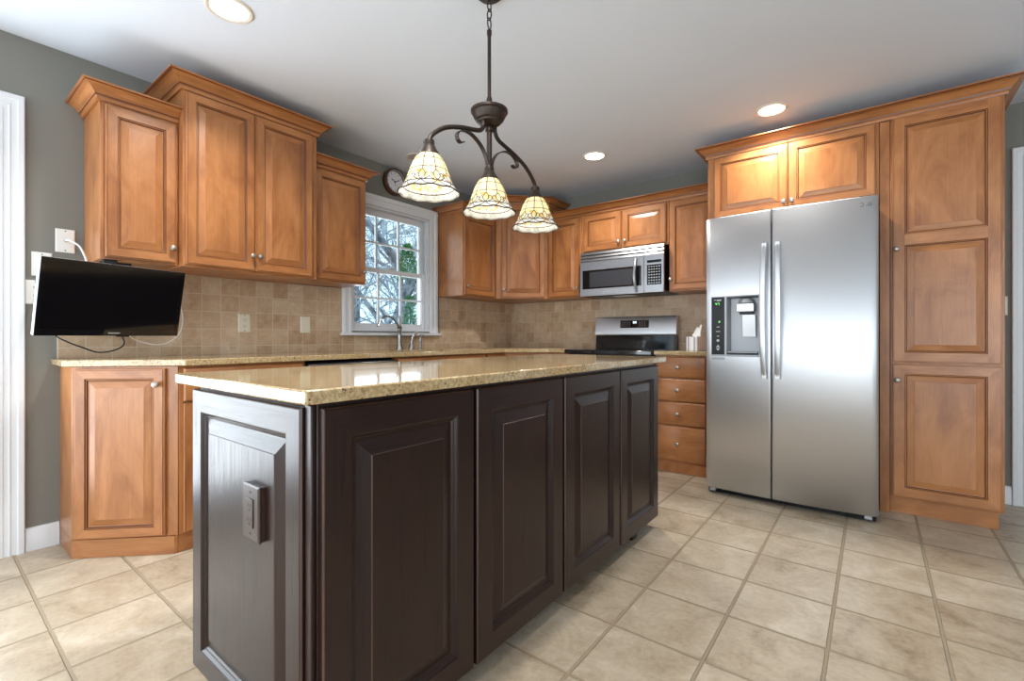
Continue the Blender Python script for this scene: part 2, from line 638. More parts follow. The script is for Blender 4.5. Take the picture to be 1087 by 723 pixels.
    def build(s, name, mats, parent=None, loc=None, bevel=0, seg=2, ang=35, merge=1e-5):
        mats = mats if isinstance(mats, (list, tuple)) else [mats]
        if parent is not None:
            W = WORLD[parent]
        else:
            if loc is None:
                P = [p for f in s.faces for p in f[0]]
                lo = [min(p[i] for p in P) for i in range(3)]
                hi = [max(p[i] for p in P) for i in range(3)]
                loc = ((lo[0] + hi[0]) / 2, (lo[1] + hi[1]) / 2, lo[2])
            W = Matrix.Translation(loc)
        inv = W.inverted()
        bm = bmesh.new()
        lay = bm.loops.layers.uv.new('UVMap')
        for P, m, G, uvs in s.faces:
            vs = [bm.verts.new(inv @ p) for p in P]
            try:
                f = bm.faces.new(vs)
            except ValueError:
                continue
            f.material_index = m
            f.smooth = True
            if uvs:
                for lp, u in zip(f.loops, uvs):
                    lp[lay].uv = u
            else:
                nrm = (P[1] - P[0]).cross(P[2] - P[0])
                if nrm.length < 1e-12:
                    nrm = Vector((0, 0, 1))
                nrm.normalize()
                g = G - nrm * G.dot(nrm)
                if g.length < .2:
                    g = nrm.orthogonal()
                g.normalize()
                a = nrm.cross(g)
                for lp, p in zip(f.loops, P):
                    lp[lay].uv = (p.dot(a), p.dot(g))
        bmesh.ops.remove_doubles(bm, verts=bm.verts, dist=merge)
        bmesh.ops.recalc_face_normals(bm, faces=bm.faces)
        me = bpy.data.meshes.new(name)
        bm.to_mesh(me)
        bm.free()
        for mm in mats:
            me.materials.append(M[mm] if isinstance(mm, str) else mm)
        me.set_sharp_from_angle(angle=math.radians(ang))
        o = bpy.data.objects.new(name, me)
        COL.objects.link(o)
        if parent is not None:
            o.parent = parent
        else:
            o.matrix_world = W
            o.location = loc
        WORLD[o] = W
        if bevel:
            b = o.modifiers.new('bevel', 'BEVEL')
            b.width = bevel
            b.segments = seg
            b.limit_method = 'ANGLE'
            b.angle_limit = math.radians(40)
        return o


def catmull(P, k, closed=False):
    out = []
    n = len(P)
    rng = range(n if closed else n - 1)
    for i in rng:
        if closed:
            p0, p1, p2, p3 = P[i - 1], P[i], P[(i + 1) % n], P[(i + 2) % n]
        else:
            p1, p2 = P[i], P[i + 1]
            p0 = P[i - 1] if i else p1 + (p1 - p2)
            p3 = P[i + 2] if i + 2 < n else p2 + (p2 - p1)
        for j in range(k):
            t = j / k
            out.append(.5 * ((2 * p1) + (p2 - p0) * t + (2 * p0 - 5 * p1 + 4 * p2 - p3) * t * t + (3 * p1 - p0 - 3 * p2 + p3) * t ** 3))
    if not closed:
        out.append(P[-1])
    return out


def tag(o, label=None, cat=None, group=None, kind=None):
    if label:
        o['label'] = label
    if cat:
        o['category'] = cat
    if group:
        o['group'] = group
    if kind:
        o['kind'] = kind
    return o


def thing(name, label, cat, loc=(0, 0, 0), group=None):
    o = bpy.data.objects.new(name, None)
    COL.objects.link(o)
    o.location = loc
    o.empty_display_size = .05
    WORLD[o] = Matrix.Translation(loc)
    return tag(o, label, cat, group)


def struct(mb, name, mats, label, **kw):
    o = mb.build(name, mats, **kw)
    return tag(o, label, name.split('_')[0], kind='structure')


def frame(origin, u, d):
    """local (u along the face, d out from the wall, z up) -> world"""
    u = Vector((*u, 0)).normalized()
    d = Vector((*d, 0)).normalized()
    F = Matrix.Identity(4)
    for i in range(3):
        F[i][0], F[i][1] = u[i], d[i]
        F[i][3] = (*origin, 0)[i]
    return F


FA = frame((0, 0), (0, 1), (1, 0))      # left wall: u = y, d = x
FB = frame((0, 0), (1, 0), (0, -1))     # back wall: u = x, d = -y

# ------------------------------------------------------------------ room shell
H = 2.44
RX, RY = 7.0, -7.0
struct(MB().box((-.15, RY - .15, -.06), (RX + .15, .15, 0)), 'floor', 'floor', 'beige square floor tiles with tan grout')
struct(MB().box((-.15, RY - .15, H), (RX + .15, .15, H + .08)), 'ceiling', 'ceiling', 'white lightly textured ceiling')
WY0, WY1, WZ0, WZ1 = -2.02, -1.22, 1.07, 2.077     # window opening
mb = MB()
mb.box((-.15, RY, 0), (0, -5.60, H)).box((-.15, -5.60, 2.066), (0, -3.87, H)).box((-.15, -3.87, 0), (0, WY0, H)).box((-.15, WY1, 0), (0, .15, H))
mb.box((-.15, WY0, 0), (0, WY1, WZ0)).box((-.15, WY0, WZ1), (0, WY1, H))
struct(mb, 'wall_left', 'wall', 'grey painted wall holding the sink window')
struct(MB().box((0, 0, 0), (RX, .15, H)), 'wall_back', 'wall', 'dark grey wall behind the range and refrigerator')
# unseen rear and right walls; openings and pier shaped for fill and refrigerator reflections
mb = MB()
mb.box((0, RY - .15, 0), (.4, RY, H)).box((2.7, RY - .15, 0), (3.9, RY, H)).box((6.3, RY - .15, 0), (RX, RY, H))
mb.box((.4, RY - .15, 2.12), (2.7, RY, H)).box((3.9, RY - .15, 2.12), (6.3, RY, H))
struct(mb, 'wall_rear', 'wall_pale', 'pale wall of the dining end behind the viewer')
mb = MB()
mb.box((RX, RY, 0), (RX + .15, -4.7, H)).box((RX, -1.9, 0), (RX + .15, 0, H))
mb.box((RX, -4.7, 0), (RX + .15, -1.9, .35)).box((RX, -4.7, 2.15), (RX + .15, -1.9, H))
struct(mb, 'wall_right', 'wall_pale', 'pale side wall of the adjoining room')


def simple_window(name, F, u0, u1, z0, z1, nu, nz, label):
    """painted frame with glazing bars in an opening, panes as one child"""
    fr = MB(F)
    for a, b in (((u0, 0, z0), (u0 + .06, .08, z1)), ((u1 - .06, 0, z0), (u1, .08, z1)),
                 ((u0 + .06, 0, z0), (u1 - .06, .08, z0 + .06)), ((u0 + .06, 0, z1 - .06), (u1 - .06, .08, z1))):
        fr.box(a, b)
    for i in range(1, nu):
        u = u0 + (u1 - u0) * i / nu
        w = .04 if i * 2 == nu else .012
        fr.box((u - w, .02, z0 + .06), (u + w, .06, z1 - .06))
    for j in range(1, nz):
        z = z0 + (z1 - z0) * j / nz
        for i in range(nu):
            ua = u0 + (u1 - u0) * i / nu + (.06 if i == 0 else (.04 if i * 2 == nu else .012))
            ub = u0 + (u1 - u0) * (i + 1) / nu - (.06 if i == nu - 1 else (.04 if (i + 1) * 2 == nu else .012))
            fr.box((ua, .025, z - .01), (ub, .055, z + .01))
    return struct(fr, name, 'white_trim', label)


simple_window('window_2', frame((0, RY - .1), (1, 0), (0, 1)), .4, 2.7, 0, 2.12, 2, 1, 'glazed patio doors at the dining end')
simple_window('window_4', frame((0, RY - .1), (1, 0), (0, 1)), 3.9, 6.3, 0, 2.12, 2, 1, 'unseen second pair of glazed doors added at the dining end')
simple_window('window_3', frame((RX + .1, 0), (0, 1), (-1, 0)), -4.7, -1.9, .35, 2.15, 2, 2, 'unseen wide window added in the adjoining room for fill')

# baseboards
BP = [(0, 0), (.015, 0), (.015, .085), (.011, .093), (.011, .100), (.006, .108), (0, .110)]
struct(MB().sweep([(.0005, -3.776), (.0005, -3.659)], BP), 'baseboard_left', 'white_trim', 'short white baseboard between door casing and end cabinet')
struct(MB().sweep([(3.735, -.0005), (3.853, -.0005)], BP), 'baseboard_back', 'white_trim', 'short white baseboard beside the pantry')


def casing(path, name, label):
    """fluted door casing swept up, over and down in the wall plane; path in (u,z)"""
    prof = [(0, 0), (.0, .014), (.004, .019), (.012, .019), (.014, .014), (.030, .013), (.032, .017), (.034, .013), (.048, .013),
            (.050, .017), (.052, .013), (.066, .013), (.070, .021), (.086, .023), (.090, .018), (.090, 0)]
    return prof


CPROF = [(0, 0), (0, .010), (.003, .014), (.016, .014), (.018, .011), (.034, .012), (.036, .015), (.040, .015), (.042, .012),
         (.062, .014), (.066, .020), (.084, .021), (.088, .016), (.088, 0)]


def frame_sweep(mb, F, pts, prof):
    """sweep a casing profile along a path of the wall plane; profile (across, out), across to the left of travel"""
    # local plan (u,z) path; 'out' is the d axis
    G = F @ Matrix(((1, 0, 0, 0), (0, 0, 1, 0), (0, 1, 0, 0), (0, 0, 0, 1)))   # (u, z, d) -> (u, d, z)
    mb.sweep(pts, [(o, h) for o, h in prof], F=G)


mb = MB()
frame_sweep(mb, FA, [(-5.604, 0), (-5.604, 2.066), (-3.866, 2.066), (-3.866, 0)], [(-o, h + .0005) for o, h in CPROF])
struct(mb, 'trim_1', 'white_trim', 'white fluted door casing at the left edge')
mb = MB()
frame_sweep(mb, FB, [(3.943, 0), (3.943, 2.078), (4.80, 2.078), (4.80, 0)], [(-o, h + .0005) for o, h in CPROF])
struct(mb, 'trim_2', 'white_trim', 'white door casing at the right edge beside the pantry')


def slab_door(name, F, u0, u1, z1, label):
    mb = MB(F)
    mb.box((u0, .001, .008), (u1, .010, z1))
    w = (u1 - u0 - .36) / 2
    for i in range(2):
        for za, zb in ((.2, .85), (1.0, z1 - .16)):
            a = u0 + .12 + i * (w + .12)
            mb.rings([[(a, .0101, za), (a + w, .0101, za), (a + w, .0101, zb), (a, .0101, zb)],
                      [(a + .02, .014, za + .02), (a + w - .02, .014, za + .02), (a + w - .02, .014, zb - .02), (a + .02, .014, zb - .02)]], cap0=False)
    return struct(mb, name, 'white_trim', label)


simple_window('door_1', frame((-.1, 0), (0, 1), (1, 0)), -5.60, -3.87, 0, 2.066, 2, 1, 'white glazed patio door in the left wall')
slab_door('door_2', FB, 3.947, 4.796, 2.07, 'white panelled door beyond the pantry')

# ------------------------------------------------------------------ sink window
win = MB()
# jambs lining the opening
for a, b in (((WY0, -.15, WZ0), (WY0 + .012, -.001, WZ1)), ((WY1 - .012, -.15, WZ0), (WY1, -.001, WZ1)),
             ((WY0 + .012, -.15, WZ1 - .012), (WY1 - .012, -.001, WZ1)), ((WY0 + .012, -.15, WZ0), (WY1 - .012, -.001, WZ0 + .015))):
    win.box(a, b, F=FA)
# parting beads
for u in (WY0 + .012, WY1 - .024):
    win.box((u, -.035, WZ0 + .015), (u + .012, -.02, WZ1 - .012), F=FA)
    win.box((u, -.098, WZ0 + .015), (u + .012, -.092, WZ1 - .012), F=FA)
w1 = win.build('window_1', 'white_trim', loc=(-.08, -1.62, 1.07))
tag(w1, 'white double-hung window with muntins above the sink', 'window', kind='structure')
cs = MB()
WC = [(0, 0), (0, .010), (.003, .014), (.020, .015), (.024, .012), (.050, .013), (.056, .020), (.080, .022), (.088, .018), (.088, 0)]
frame_sweep(cs, FA, [(WY0 - .002, 1.056), (WY0 - .002, WZ1 + .002), (WY1 + .002, WZ1 + .002), (WY1 + .002, 1.056)], [(-o, h + .0005) for o, h in WC])
cs.build('casing', 'white_trim', w1)
MB(FA).box((-2.125, .0005, 1.032), (-1.105, .045, 1.055)).build('sill', 'white_trim', w1, bevel=.004)


def sash(u0, u1, z0, z1, d, bot, top):
    st = .042
    m = MB(FA)
    m.box((u0, d - .016, z0), (u0 + st, d + .016, z1)).box((u1 - st, d - .016, z0), (u1, d + .016, z1))
    m.box((u0 + st, d - .016, z0), (u1 - st, d + .016, z0 + bot)).box((u0 + st, d - .016, z1 - top), (u1 - st, d + .016, z1))
    gu0, gu1, gz0, gz1 = u0 + st, u1 - st, z0 + bot, z1 - top
    o = m.build('sash', 'white_trim', w1, bevel=.003)
    mm = MB(FA)
    zc = (gz0 + gz1) / 2
    for i in (1, 2):
        u = gu0 + (gu1 - gu0) * i / 3
        mm.box((u - .008, d - .010, gz0), (u + .008, d + .010, gz1))
    for i in range(3):
        a = gu0 + (gu1 - gu0) * i / 3 + (.008 if i else 0)
        b = gu0 + (gu1 - gu0) * (i + 1) / 3 - (.008 if i < 2 else 0)
        mm.box((a, d - .010, zc - .008), (b, d + .010, zc + .008))
    mm.build('muntin', 'white_trim', o, bevel=.002)
    MB(FA).box((gu0, d - .002, gz0), (gu1, d + .002, gz1)).build('pane', 'glass', o)
    return o


low = sash(WY0 + .014, WY1 - .014, WZ0 + .017, 1.585, -.055, .045, .036)
up = sash(WY0 + .014, WY1 - .014, 1.552, WZ1 - .014, -.125 + .042, .034, .045)
MB(FA).box((-1.64, -.036, 1.586), (-1.58, -.012 - .045 + .01, 1.600)).build('latch', 'blind_tab', low, bevel=.002)

# ------------------------------------------------------------------ backsplash
mb = MB()
for a, b in (((-3.667, .0008, .9145), (-2.113, .009, 1.387)), ((-2.113, .0008, .9145), (-1.103, .009, 1.031)), ((-1.103, .0008, .9145), (-.0005, .009, 1.387))):
    mb.box(a, b, F=FA)
tag(mb.build('tile_backsplash', 'travertine_a'), 'travertine tile backsplash on the window wall behind the sink', 'backsplash', 'tile backsplashes')
tag(MB(FB).box((.0095, .0008, .9145), (2.25, .009, 1.387)).build('tile_backsplash', 'travertine_b'),
    'travertine tile backsplash behind the range', 'backsplash', 'tile backsplashes')

# ------------------------------------------------------------------ cabinet pieces
PROF_M = [(0, -.019, 0), (0, -.006, 0), (.002, -.0035, 0), (.0060, -.0032, 0), (.0072, 0, 1)]        # outer edge
PROF_I = [(0, 0, 0), (.0025, -.0042, 1), (.0065, -.0032, 0), (.0105, -.0085, 1), (.0135, -.009, 0), (.0155, -.0075, 0), (.042, -.0016, 0), (.0432, -.0004, 0)]


def rect(u0, u1, z0, z1, i, d):
    return [(u0 + i, d, z0 + i), (u1 - i, d, z0 + i), (u1 - i, d, z1 - i), (u0 + i, d, z1 - i)]


def quad_ring(mb, a, b, m):
    G = [(1, 0, 0), (0, 0, 1), (1, 0, 0), (0, 0, 1)]
    for k in range(4):
        j = (k + 1) % 4
        mb.q([a[k], a[j], b[j], b[k]], m, G[k])


def door_panel(mb, u0, u1, z0, z1, d, stile=.044, openings=None, t=.019, prof=None, outer=None):
    """raised-panel door: front face at depth d+t"""
    f = d + t
    outer = outer or PROF_M
    prof = prof or PROF_I
    R = [rect(u0, u1, z0, z1, i, f + y) for i, y, _ in outer]
    for k in range(len(R) - 1):
        quad_ring(mb, R[k], R[k + 1], outer[k + 1][2] if k else 0)
    mb.q(list(reversed(R[0])), 0)
    i0 = outer[-1][0]
    a0, a1, b0, b1 = u0 + i0, u1 - i0, z0 + i0, z1 - i0
    ops = openings or [(z0 + stile, z1 - stile)]
    s0, s1 = u0 + stile, u1 - stile
    if len(ops) == 1:
        quad_ring(mb, rect(a0, a1, b0, b1, 0, f), rect(s0, s1, ops[0][0], ops[0][1], 0, f), 0)
    else:
        zz = [b0] + [z for o in ops for z in o] + [b1]
        for x0, x1 in ((a0, s0), (s1, a1)):
            for k in range(len(zz) - 1):
                mb.q([(x0, f, zz[k]), (x1, f, zz[k]), (x1, f, zz[k + 1]), (x0, f, zz[k + 1])], 0)
        for k in range(0, len(zz), 2):
            mb.q([(s0, f, zz[k]), (s1, f, zz[k]), (s1, f, zz[k + 1]), (s0, f, zz[k + 1])], 0, (1, 0, 0))
    for o0, o1 in ops:
        R = [rect(s0, s1, o0, o1, i, f + y) for i, y, _ in prof]
        for k in range(len(R) - 1):
            quad_ring(mb, R[k], R[k + 1], prof[k + 1][2])
        mb.q(R[-1], 0)
    return mb


def slab_front(mb, u0, u1, z0, z1, d, t=.019):
    f = d + t
    R = [rect(u0, u1, z0, z1, i, f + y) for i, y in ((0, -.019), (0, -.007), (.004, -.002), (.008, 0))]
    for k in range(3):
        quad_ring(mb, R[k], R[k + 1], 0)
    mb.q(list(reversed(R[0])), 0)
    mb.q(R[-1], 0, (1, 0, 0))
    return mb


KNOB = [(.0055, 0), (.0055, .012), (.008, .014), (.0140, .017), (.0150, .020), (.0132, .025), (.008, .028), (.001, .029)]


def knob(F, u, z, d, parent):
    mb = MB(F)
    # lathe about the d axis
    R = []
    for r, h in KNOB:
        R.append([(u + r * math.cos(2 * PI * i / 16), d + h, z + r * math.sin(2 * PI * i / 16)) for i in range(16)])
    mb.rings(R)
    return mb.build('knob', 'nickel', parent)


WOODS = ['maple', 'glaze']


def add_door(root, F, u0, u1, z0, z1, d, kn=None, name='door', **kw):
    o = door_panel(MB(F), u0, u1, z0, z1, d + .0005, **kw).build(name, WOODS, root, ang=12)
    if kn:
        knob(F, kn[0], kn[1], d + .0195, o)
    return o


def add_drawer(root, F, u0, u1, z0, z1, d, kn=True):
    o = slab_front(MB(F), u0, u1, z0, z1, d + .0005).build('drawer', WOODS, root)
    if kn:
        knob(F, (u0 + u1) / 2, (z0 + z1) / 2, d + .0195, o)
    return o


def crown_prof(z0, h, o):
    return [(.0005, z0), (.010, z0), (.012, z0 + .08 * h), (.012, z0 + .2 * h), (.018, z0 + .26 * h), (.020, z0 + .36 * h),
            (.030, z0 + .52 * h), (.62 * o, z0 + .72 * h), (.80 * o, z0 + .84 * h), (.86 * o, z0 + .85 * h), (.90 * o, z0 + .90 * h), (o, z0 + .92 * h), (o, z0 + h), (.0005, z0 + h)]


CROWN_M = [0, 0, 0, 0, 1, 0, 0, 0, 0, 1, 0, 0, 0, 0]


def crown(path, z0, h, o, parent=None):
    mb = MB().sweep(path, crown_prof(z0, h, o), m=CROWN_M)
    return mb.build('crown_molding', WOODS, parent, ang=25)


def carcass(root, F, u0, u1, d, z0, z1, d0=.0015, name='cabinet_box'):
    return MB(F).box((u0 + .0005, d0, z0), (u1 - .0005, d, z1), g=(0, 0, 1)).build(name, WOODS, root, bevel=.0015, seg=1)


UB, UT = 1.390, 2.135     # wall cabinets
# left wall, nearest
c = thing('wall_cabinet', 'single-door upper cabinet above the television, nearest the door casing', 'cabinet', (.16, -3.41, UB), 'upper cabinets')
carcass(c, FA, -3.567, -3.255, .32, UB, UT)
add_door(c, FA, -3.549, -3.268, UB + .010, UT - .018, .32, (-3.286, 1.474))
crown([(.001, -3.567), (.32, -3.567), (.32, -3.2555)], UT - .004, .066, .072, c)
# tall pair
c = thing('wall_cabinet', 'taller two-door upper cabinet left of the sink window', 'cabinet', (.19, -2.89, UB - .006), 'upper cabinets')
carcass(c, FA, -3.255, -2.525, .385, UB - .006, 2.300)
add_door(c, FA, -3.244, -2.906, UB + .006, 2.286, .385, (-2.925, 1.478))
add_door(c, FA, -2.902, -2.560, UB + .006, 2.286, .385, (-2.884, 1.478))
crown([(.001, -3.255), (.385, -3.255), (.385, -2.525), (.001, -2.525)], 2.292, .072, .072, c)
# beside window, left
c = thing('wall_cabinet', 'single-door upper cabinet against the left side of the window', 'cabinet', (.16, -2.32, UB), 'upper cabinets')
carcass(c, FA, -2.525, -2.116, .32, UB, UT)
add_door(c, FA, -2.508, -2.130, UB + .010, UT - .018, .32, (-2.150, 1.478))
crown([(.32, -2.5245), (.32, -2.116), (.001, -2.116)], UT - .004, .066, .072, c)
# beside window, right
c = thing('wall_cabinet', 'single-door upper cabinet against the right side of the window', 'cabinet', (.16, -.9, UB), 'upper cabinets')
carcass(c, FA, -1.115, -.672, .32, UB, UT)
add_door(c, FA, -1.112 + .006, -.690, UB + .008, UT - .018, .32, (-1.085, 1.474))
crown([(.001, -1.115), (.32, -1.115), (.32, -.6725)], UT - .004, .066, .072, c)
# corner
A_, B_ = Vector((.330, -.671)), Vector((.690, -.311))
c = thing('wall_cabinet', 'diagonal corner upper cabinet, taller than its neighbours', 'cabinet', (.25, -.25, UB), 'upper cabinets')
MB().prism([(.0015, -.671), (A_.x, A_.y), (B_.x, B_.y), (.690, -.0015), (.0015, -.0015)], UB, 2.300).build('cabinet_box', WOODS, c, bevel=.0015, seg=1)
FD = frame(tuple(A_), (1, 1), (1, -1))
wD = (B_ - A_).length
add_door(c, FD, .052, wD - .040, UB + .010, 2.284, 0, (.072, 1.474))
crown([(.001, -.671), tuple(A_), tuple(B_), (.690, -.001)], 2.292, .072, .072, c)
# back wall
c = thing('wall_cabinet', 'single-door upper cabinet between corner cabinet and microwave', 'cabinet', (.88, -.16, UB), 'upper cabinets')
carcass(c, FB, .692, 1.062, .32, UB, UT)
add_door(c, FB, .712, 1.048, UB + .010, UT - .018, .32, (1.030, 1.474))
c = thing('wall_cabinet', 'low two-door upper cabinet directly above the microwave', 'cabinet', (1.46, -.16, 1.775), 'upper cabinets')
carcass(c, FB, 1.064, 1.870, .32, 1.778, UT)
add_door(c, FB, 1.090, 1.459, 1.792, UT - .018, .32, (1.438, 1.850), stile=.046)
add_door(c, FB, 1.475, 1.850, 1.792, UT - .018, .32, (1.497, 1.850), stile=.046)
c = thing('wall_cabinet', 'single-door upper cabinet between microwave and refrigerator', 'cabinet', (2.06, -.16, UB), 'upper cabinets')
carcass(c, FB, 1.872, 2.253, .32, UB, UT)
add_door(c, FB, 1.868 + .012, 2.232, UB + .010, UT - .018, .32, (1.893, 1.485))
tag(crown([(.693, -.32), (2.252, -.32)], UT - .004, .066, .072), 'continuous maple crown moulding over the microwave run', 'crown molding', 'crown mouldings of the back wall')

# refrigerator surround and pantry
TF = .63
c = thing('wall_cabinet', 'deep two-door cabinet over the refrigerator', 'cabinet', (2.74, -.31, 1.83), 'upper cabinets')
carcass(c, FB, 2.256, 3.2165, TF, 1.835, 2.285)
add_door(c, FB, 2.300, 2.750, 1.850, 2.272, TF, (2.730, 1.893))
add_door(c, FB, 2.757, 3.200, 1.850, 2.272, TF, (2.777, 1.893))
tag(MB(FB).box((2.256, .0015, .0005), (2.274, TF - .003, 1.834)).build('refrigerator_side_panel', WOODS),
    'maple side panel on the drawer side of the refrigerator', 'panel', 'refrigerator side panels')
tag(MB(FB).box((3.218, .0015, .0005), (3.2655, TF - .0005, 2.277)).build('refrigerator_side_panel', WOODS, bevel=.002),
    'maple upright panel between refrigerator and pantry', 'panel', 'refrigerator side panels')
c = thing('pantry_cabinet', 'tall maple pantry cabinet right of the refrigerator', 'cabinet', (3.5, -.31, 0))
carcass(c, FB, 3.267, 3.731, TF, .100, 2.285)
MB(FB).box((3.2675, .0015, .0005), (3.715, .588, .0995), g=(1, 0, 0)).build('toe_kick', WOODS, c)
o = add_door(c, FB, 3.276, 3.719, .877, 2.277, TF, (3.292, 1.524), openings=[(.932, 1.542), (1.604, 2.222)], stile=.054)
o = add_door(c, FB, 3.276, 3.719, .108, .866, TF, (3.298, .775), stile=.054)
tag(crown([(2.256, -.001), (2.256, -TF), (3.731, -TF), (3.731, -.001)], 2.279, .074, .072),
    'crown moulding running over refrigerator cabinet and pantry', 'crown molding', 'crown mouldings of the back wall')

# ------------------------------------------------------------------ base cabinets
BZ = .883
P0, P1 = Vector((.275, -3.657)), Vector((.595, -3.337))
c = thing('base_cabinet', 'angled end base cabinet with one door near the door casing', 'cabinet', (.3, -3.45, 0), 'base cabinets')
MB().prism([(.0015, -3.657), (P0.x, P0.y), (P1.x, P1.y), (.0015, P1.y)], .085, BZ).build('cabinet_box', WOODS, c, bevel=.0015, seg=1)
q = .006
MB().prism([(.0015, -3.657), (P0.x, P0.y), (P1.x - q, P1.y - q * 2.4), (P1.x - q, P1.y), (.0015, P1.y)], .0005, .0845, g=(1, 1, 0)).build('toe_kick', WOODS, c)
FE = frame(tuple(P0), (1, 1), (1, -1))
wE = (P1 - P0).length
add_door(c, FE, .022, wE - .050, .092, .872, 0, (wE - .078, .800))
c = thing('base_cabinet', 'base cabinet with drawer between angled end cabinet and dishwasher', 'cabinet', (.3, -3.02, 0), 'base cabinets')
carcass(c, FA, -3.335, -2.716, .595, .085, BZ)
MB(FA).box((-3.335, .0015, .0005), (-2.716, .588, .0845)).build('toe_kick', WOODS, c)
add_drawer(c, FA, -3.318, -2.735, .715, .872, .595)
add_door(c, FA, -3.318, -3.029, .095, .705, .595, (-3.05, .64))
add_door(c, FA, -3.024, -2.735, .095, .705, .595, (-3.0, .64))
# dishwasher
c = thing('dishwasher', 'dishwasher under the window-wall counter behind the island', 'dishwasher', (.3, -2.4, 0))
MB(FA).box((-2.708, .02, .09), (-2.078, .575, .868)).build('body', 'dark', c)
MB(FA).box((-2.705, .5755, .11), (-2.081, .618, .785)).build('door', 'steel_b', c, bevel=.004)
MB(FA).box((-2.705, .5755, .79), (-2.081, .622, .862)).build('control_panel', 'dishwasher', c, bevel=.006)
MB(FA).tube([(-2.62, .619, .735), (-2.62, .65, .735), (-2.17, .65, .735), (-2.17, .619, .735)], .009).build('handle', 'steel', c)
MB(FA).box((-2.708, .02, .0005), (-2.078, .53, .0895)).build('toe_kick', 'black', c)
c = thing('base_cabinet', 'two-door base cabinet under the sink', 'cabinet', (.3, -1.6, 0), 'base cabinets')
carcass(c, FA, -2.070, -1.130, .595, .085, .70)
MB(FA).box((-2.0695, .56, .7005), (-1.1305, .595, BZ)).build('face_frame', WOODS, c)
MB(FA).box((-2.07, .0015, .0005), (-1.13, .588, .0845)).build('toe_kick', WOODS, c)
for a, b, k in ((-2.055, -1.603, -1.63), (-1.597, -1.145, -1.57)):
    slab_front(MB(FA), a, b, .715, .872, .5955).build('false_front', WOODS, c)
    add_door(c, FA, a, b, .095, .705, .595, (k, .64))
c = thing('base_cabinet', 'narrow base cabinet with drawer between sink base and corner', 'cabinet', (.3, -1.0, 0), 'base cabinets')
carcass(c, FA, -1.128, -.890, .595, .085, BZ)
MB(FA).box((-1.128, .0015, .0005), (-.890, .588, .0845)).build('toe_kick', WOODS, c)
add_drawer(c, FA, -1.118, -.900, .715, .872, .595)
add_door(c, FA, -1.118, -.900, .095, .705, .595, (-.92, .64), stile=.045)
c = thing('base_cabinet', 'angled corner base cabinet under the diagonal upper cabinet', 'cabinet', (.4, -.4, 0), 'base cabinets')
CA, CB = Vector((.595, -.888)), Vector((.888, -.595))
MB().prism([(.0015, -.888), tuple(CA), tuple(CB), (.888, -.0015), (.0015, -.0015)], .085, BZ).build('cabinet_box', WOODS, c)
MB().prism([(.0015, -.888), (.585, -.888), (.878, -.59), (.888, -.0015), (.0015, -.0015)], .0005, .0845).build('toe_kick', WOODS, c)
add_door(c, frame(tuple(CA), (1, 1), (1, -1)), .02, (CB - CA).length - .02, .095, .872, 0, (.05, .80))
c = thing('base_cabinet', 'narrow base cabinet on the corner side of the range', 'cabinet', (.98, -.3, 0), 'base cabinets')
carcass(c, FB, .890, 1.078, .595, .085, BZ)
MB(FB).box((.890, .0015, .0005), (1.078, .588, .0845)).build('toe_kick', WOODS, c)
add_drawer(c, FB, .900, 1.070, .715, .872, .595)
add_door(c, FB, .900, 1.070, .095, .705, .595, (1.05, .64), stile=.04)
c = thing('base_cabinet', 'stack of four drawers between range and refrigerator', 'cabinet', (2.05, -.3, 0), 'base cabinets')
carcass(c, FB, 1.862, 2.254, .595, .085, BZ)
MB(FB).box((1.862, .0015, .0005), (2.254, .580, .0845)).build('toe_kick', WOODS, c)
for z0, z1 in ((.717, .872), (.541, .708), (.364, .532), (.098, .355)):
    o = slab_front(MB(FB), 1.872, 2.236, z0, z1, .5955).build('drawer', WOODS, c)
    knob(FB, 2.040, min((z0 + z1) / 2, z0 + .172), .6145, o)

# countertops
pl = [(.0015, -3.688), (.262, -3.688), (.632, -3.318), (.632, -.905), (.905, -.632), (1.080, -.632), (1.080, -.0015), (.0015, -.0015)]
o = MB().prism(pl, .8845, .914).build('countertop', 'granite')
SX0, SX1, SY0, SY1 = .135, .525, -1.99, -1.26
cutter = MB().box((SX0, SY0, .8), (SX1, SY1, 1.0)).build('cutter', 'granite', bevel=.03, seg=4)
cutter.modifiers['bevel'].limit_method = 'NONE'
bo_ = o.modifiers.new('cut', 'BOOLEAN')
bo_.operation = 'DIFFERENCE'
bo_.object = cutter
dg = bpy.context.evaluated_depsgraph_get()
me_ = bpy.data.meshes.new_from_object(o.evaluated_get(dg))
o.modifiers.clear()
o.data = me_
bpy.data.objects.remove(cutter)
bv = o.modifiers.new('bevel', 'BEVEL')
bv.width, bv.segments, bv.limit_method = .003, 2, 'ANGLE'

tag(o, 'long L-shaped granite countertop along the window wall', 'countertop', 'granite countertops')
sk = thing('kitchen_sink', 'stainless undermount sink set into the window-wall counter below the window', 'sink', (.33, -1.625, .715))
ins = MB()
def rr_(i, z, r=.04, n=5):
    P = []
    for cx_, cy_, a0 in ((SX1 - i - r, SY1 - i - r, 0), (SX0 + i + r, SY1 - i - r, 90), (SX0 + i + r, SY0 + i + r, 180), (SX1 - i - r, SY0 + i + r, 270)):
        for k in range(n):
            a = math.radians(a0 + 90 * k / (n - 1))
            P.append((cx_ + r * math.cos(a), cy_ + r * math.sin(a), z))
    return P
ins.rings([rr_(-.02, .8835), rr_(.004, .8835), rr_(.008, .74), rr_(.03, .722), rr_(.03, .719), rr_(.005, .736), rr_(.001, .8800), rr_(-.02, .8800)], cap0=False, cap1=False)
ins.q(rr_(.03, .722))
ins.q(rr_(.03, .719))
ins.build('basin', 'steel_b', sk)
MB().lathe([(.045, .7225), (.042, .726), (.030, .724), (.001, .7232)], (.33, -1.625, 0), 24).build('drain', 'chrome', sk)
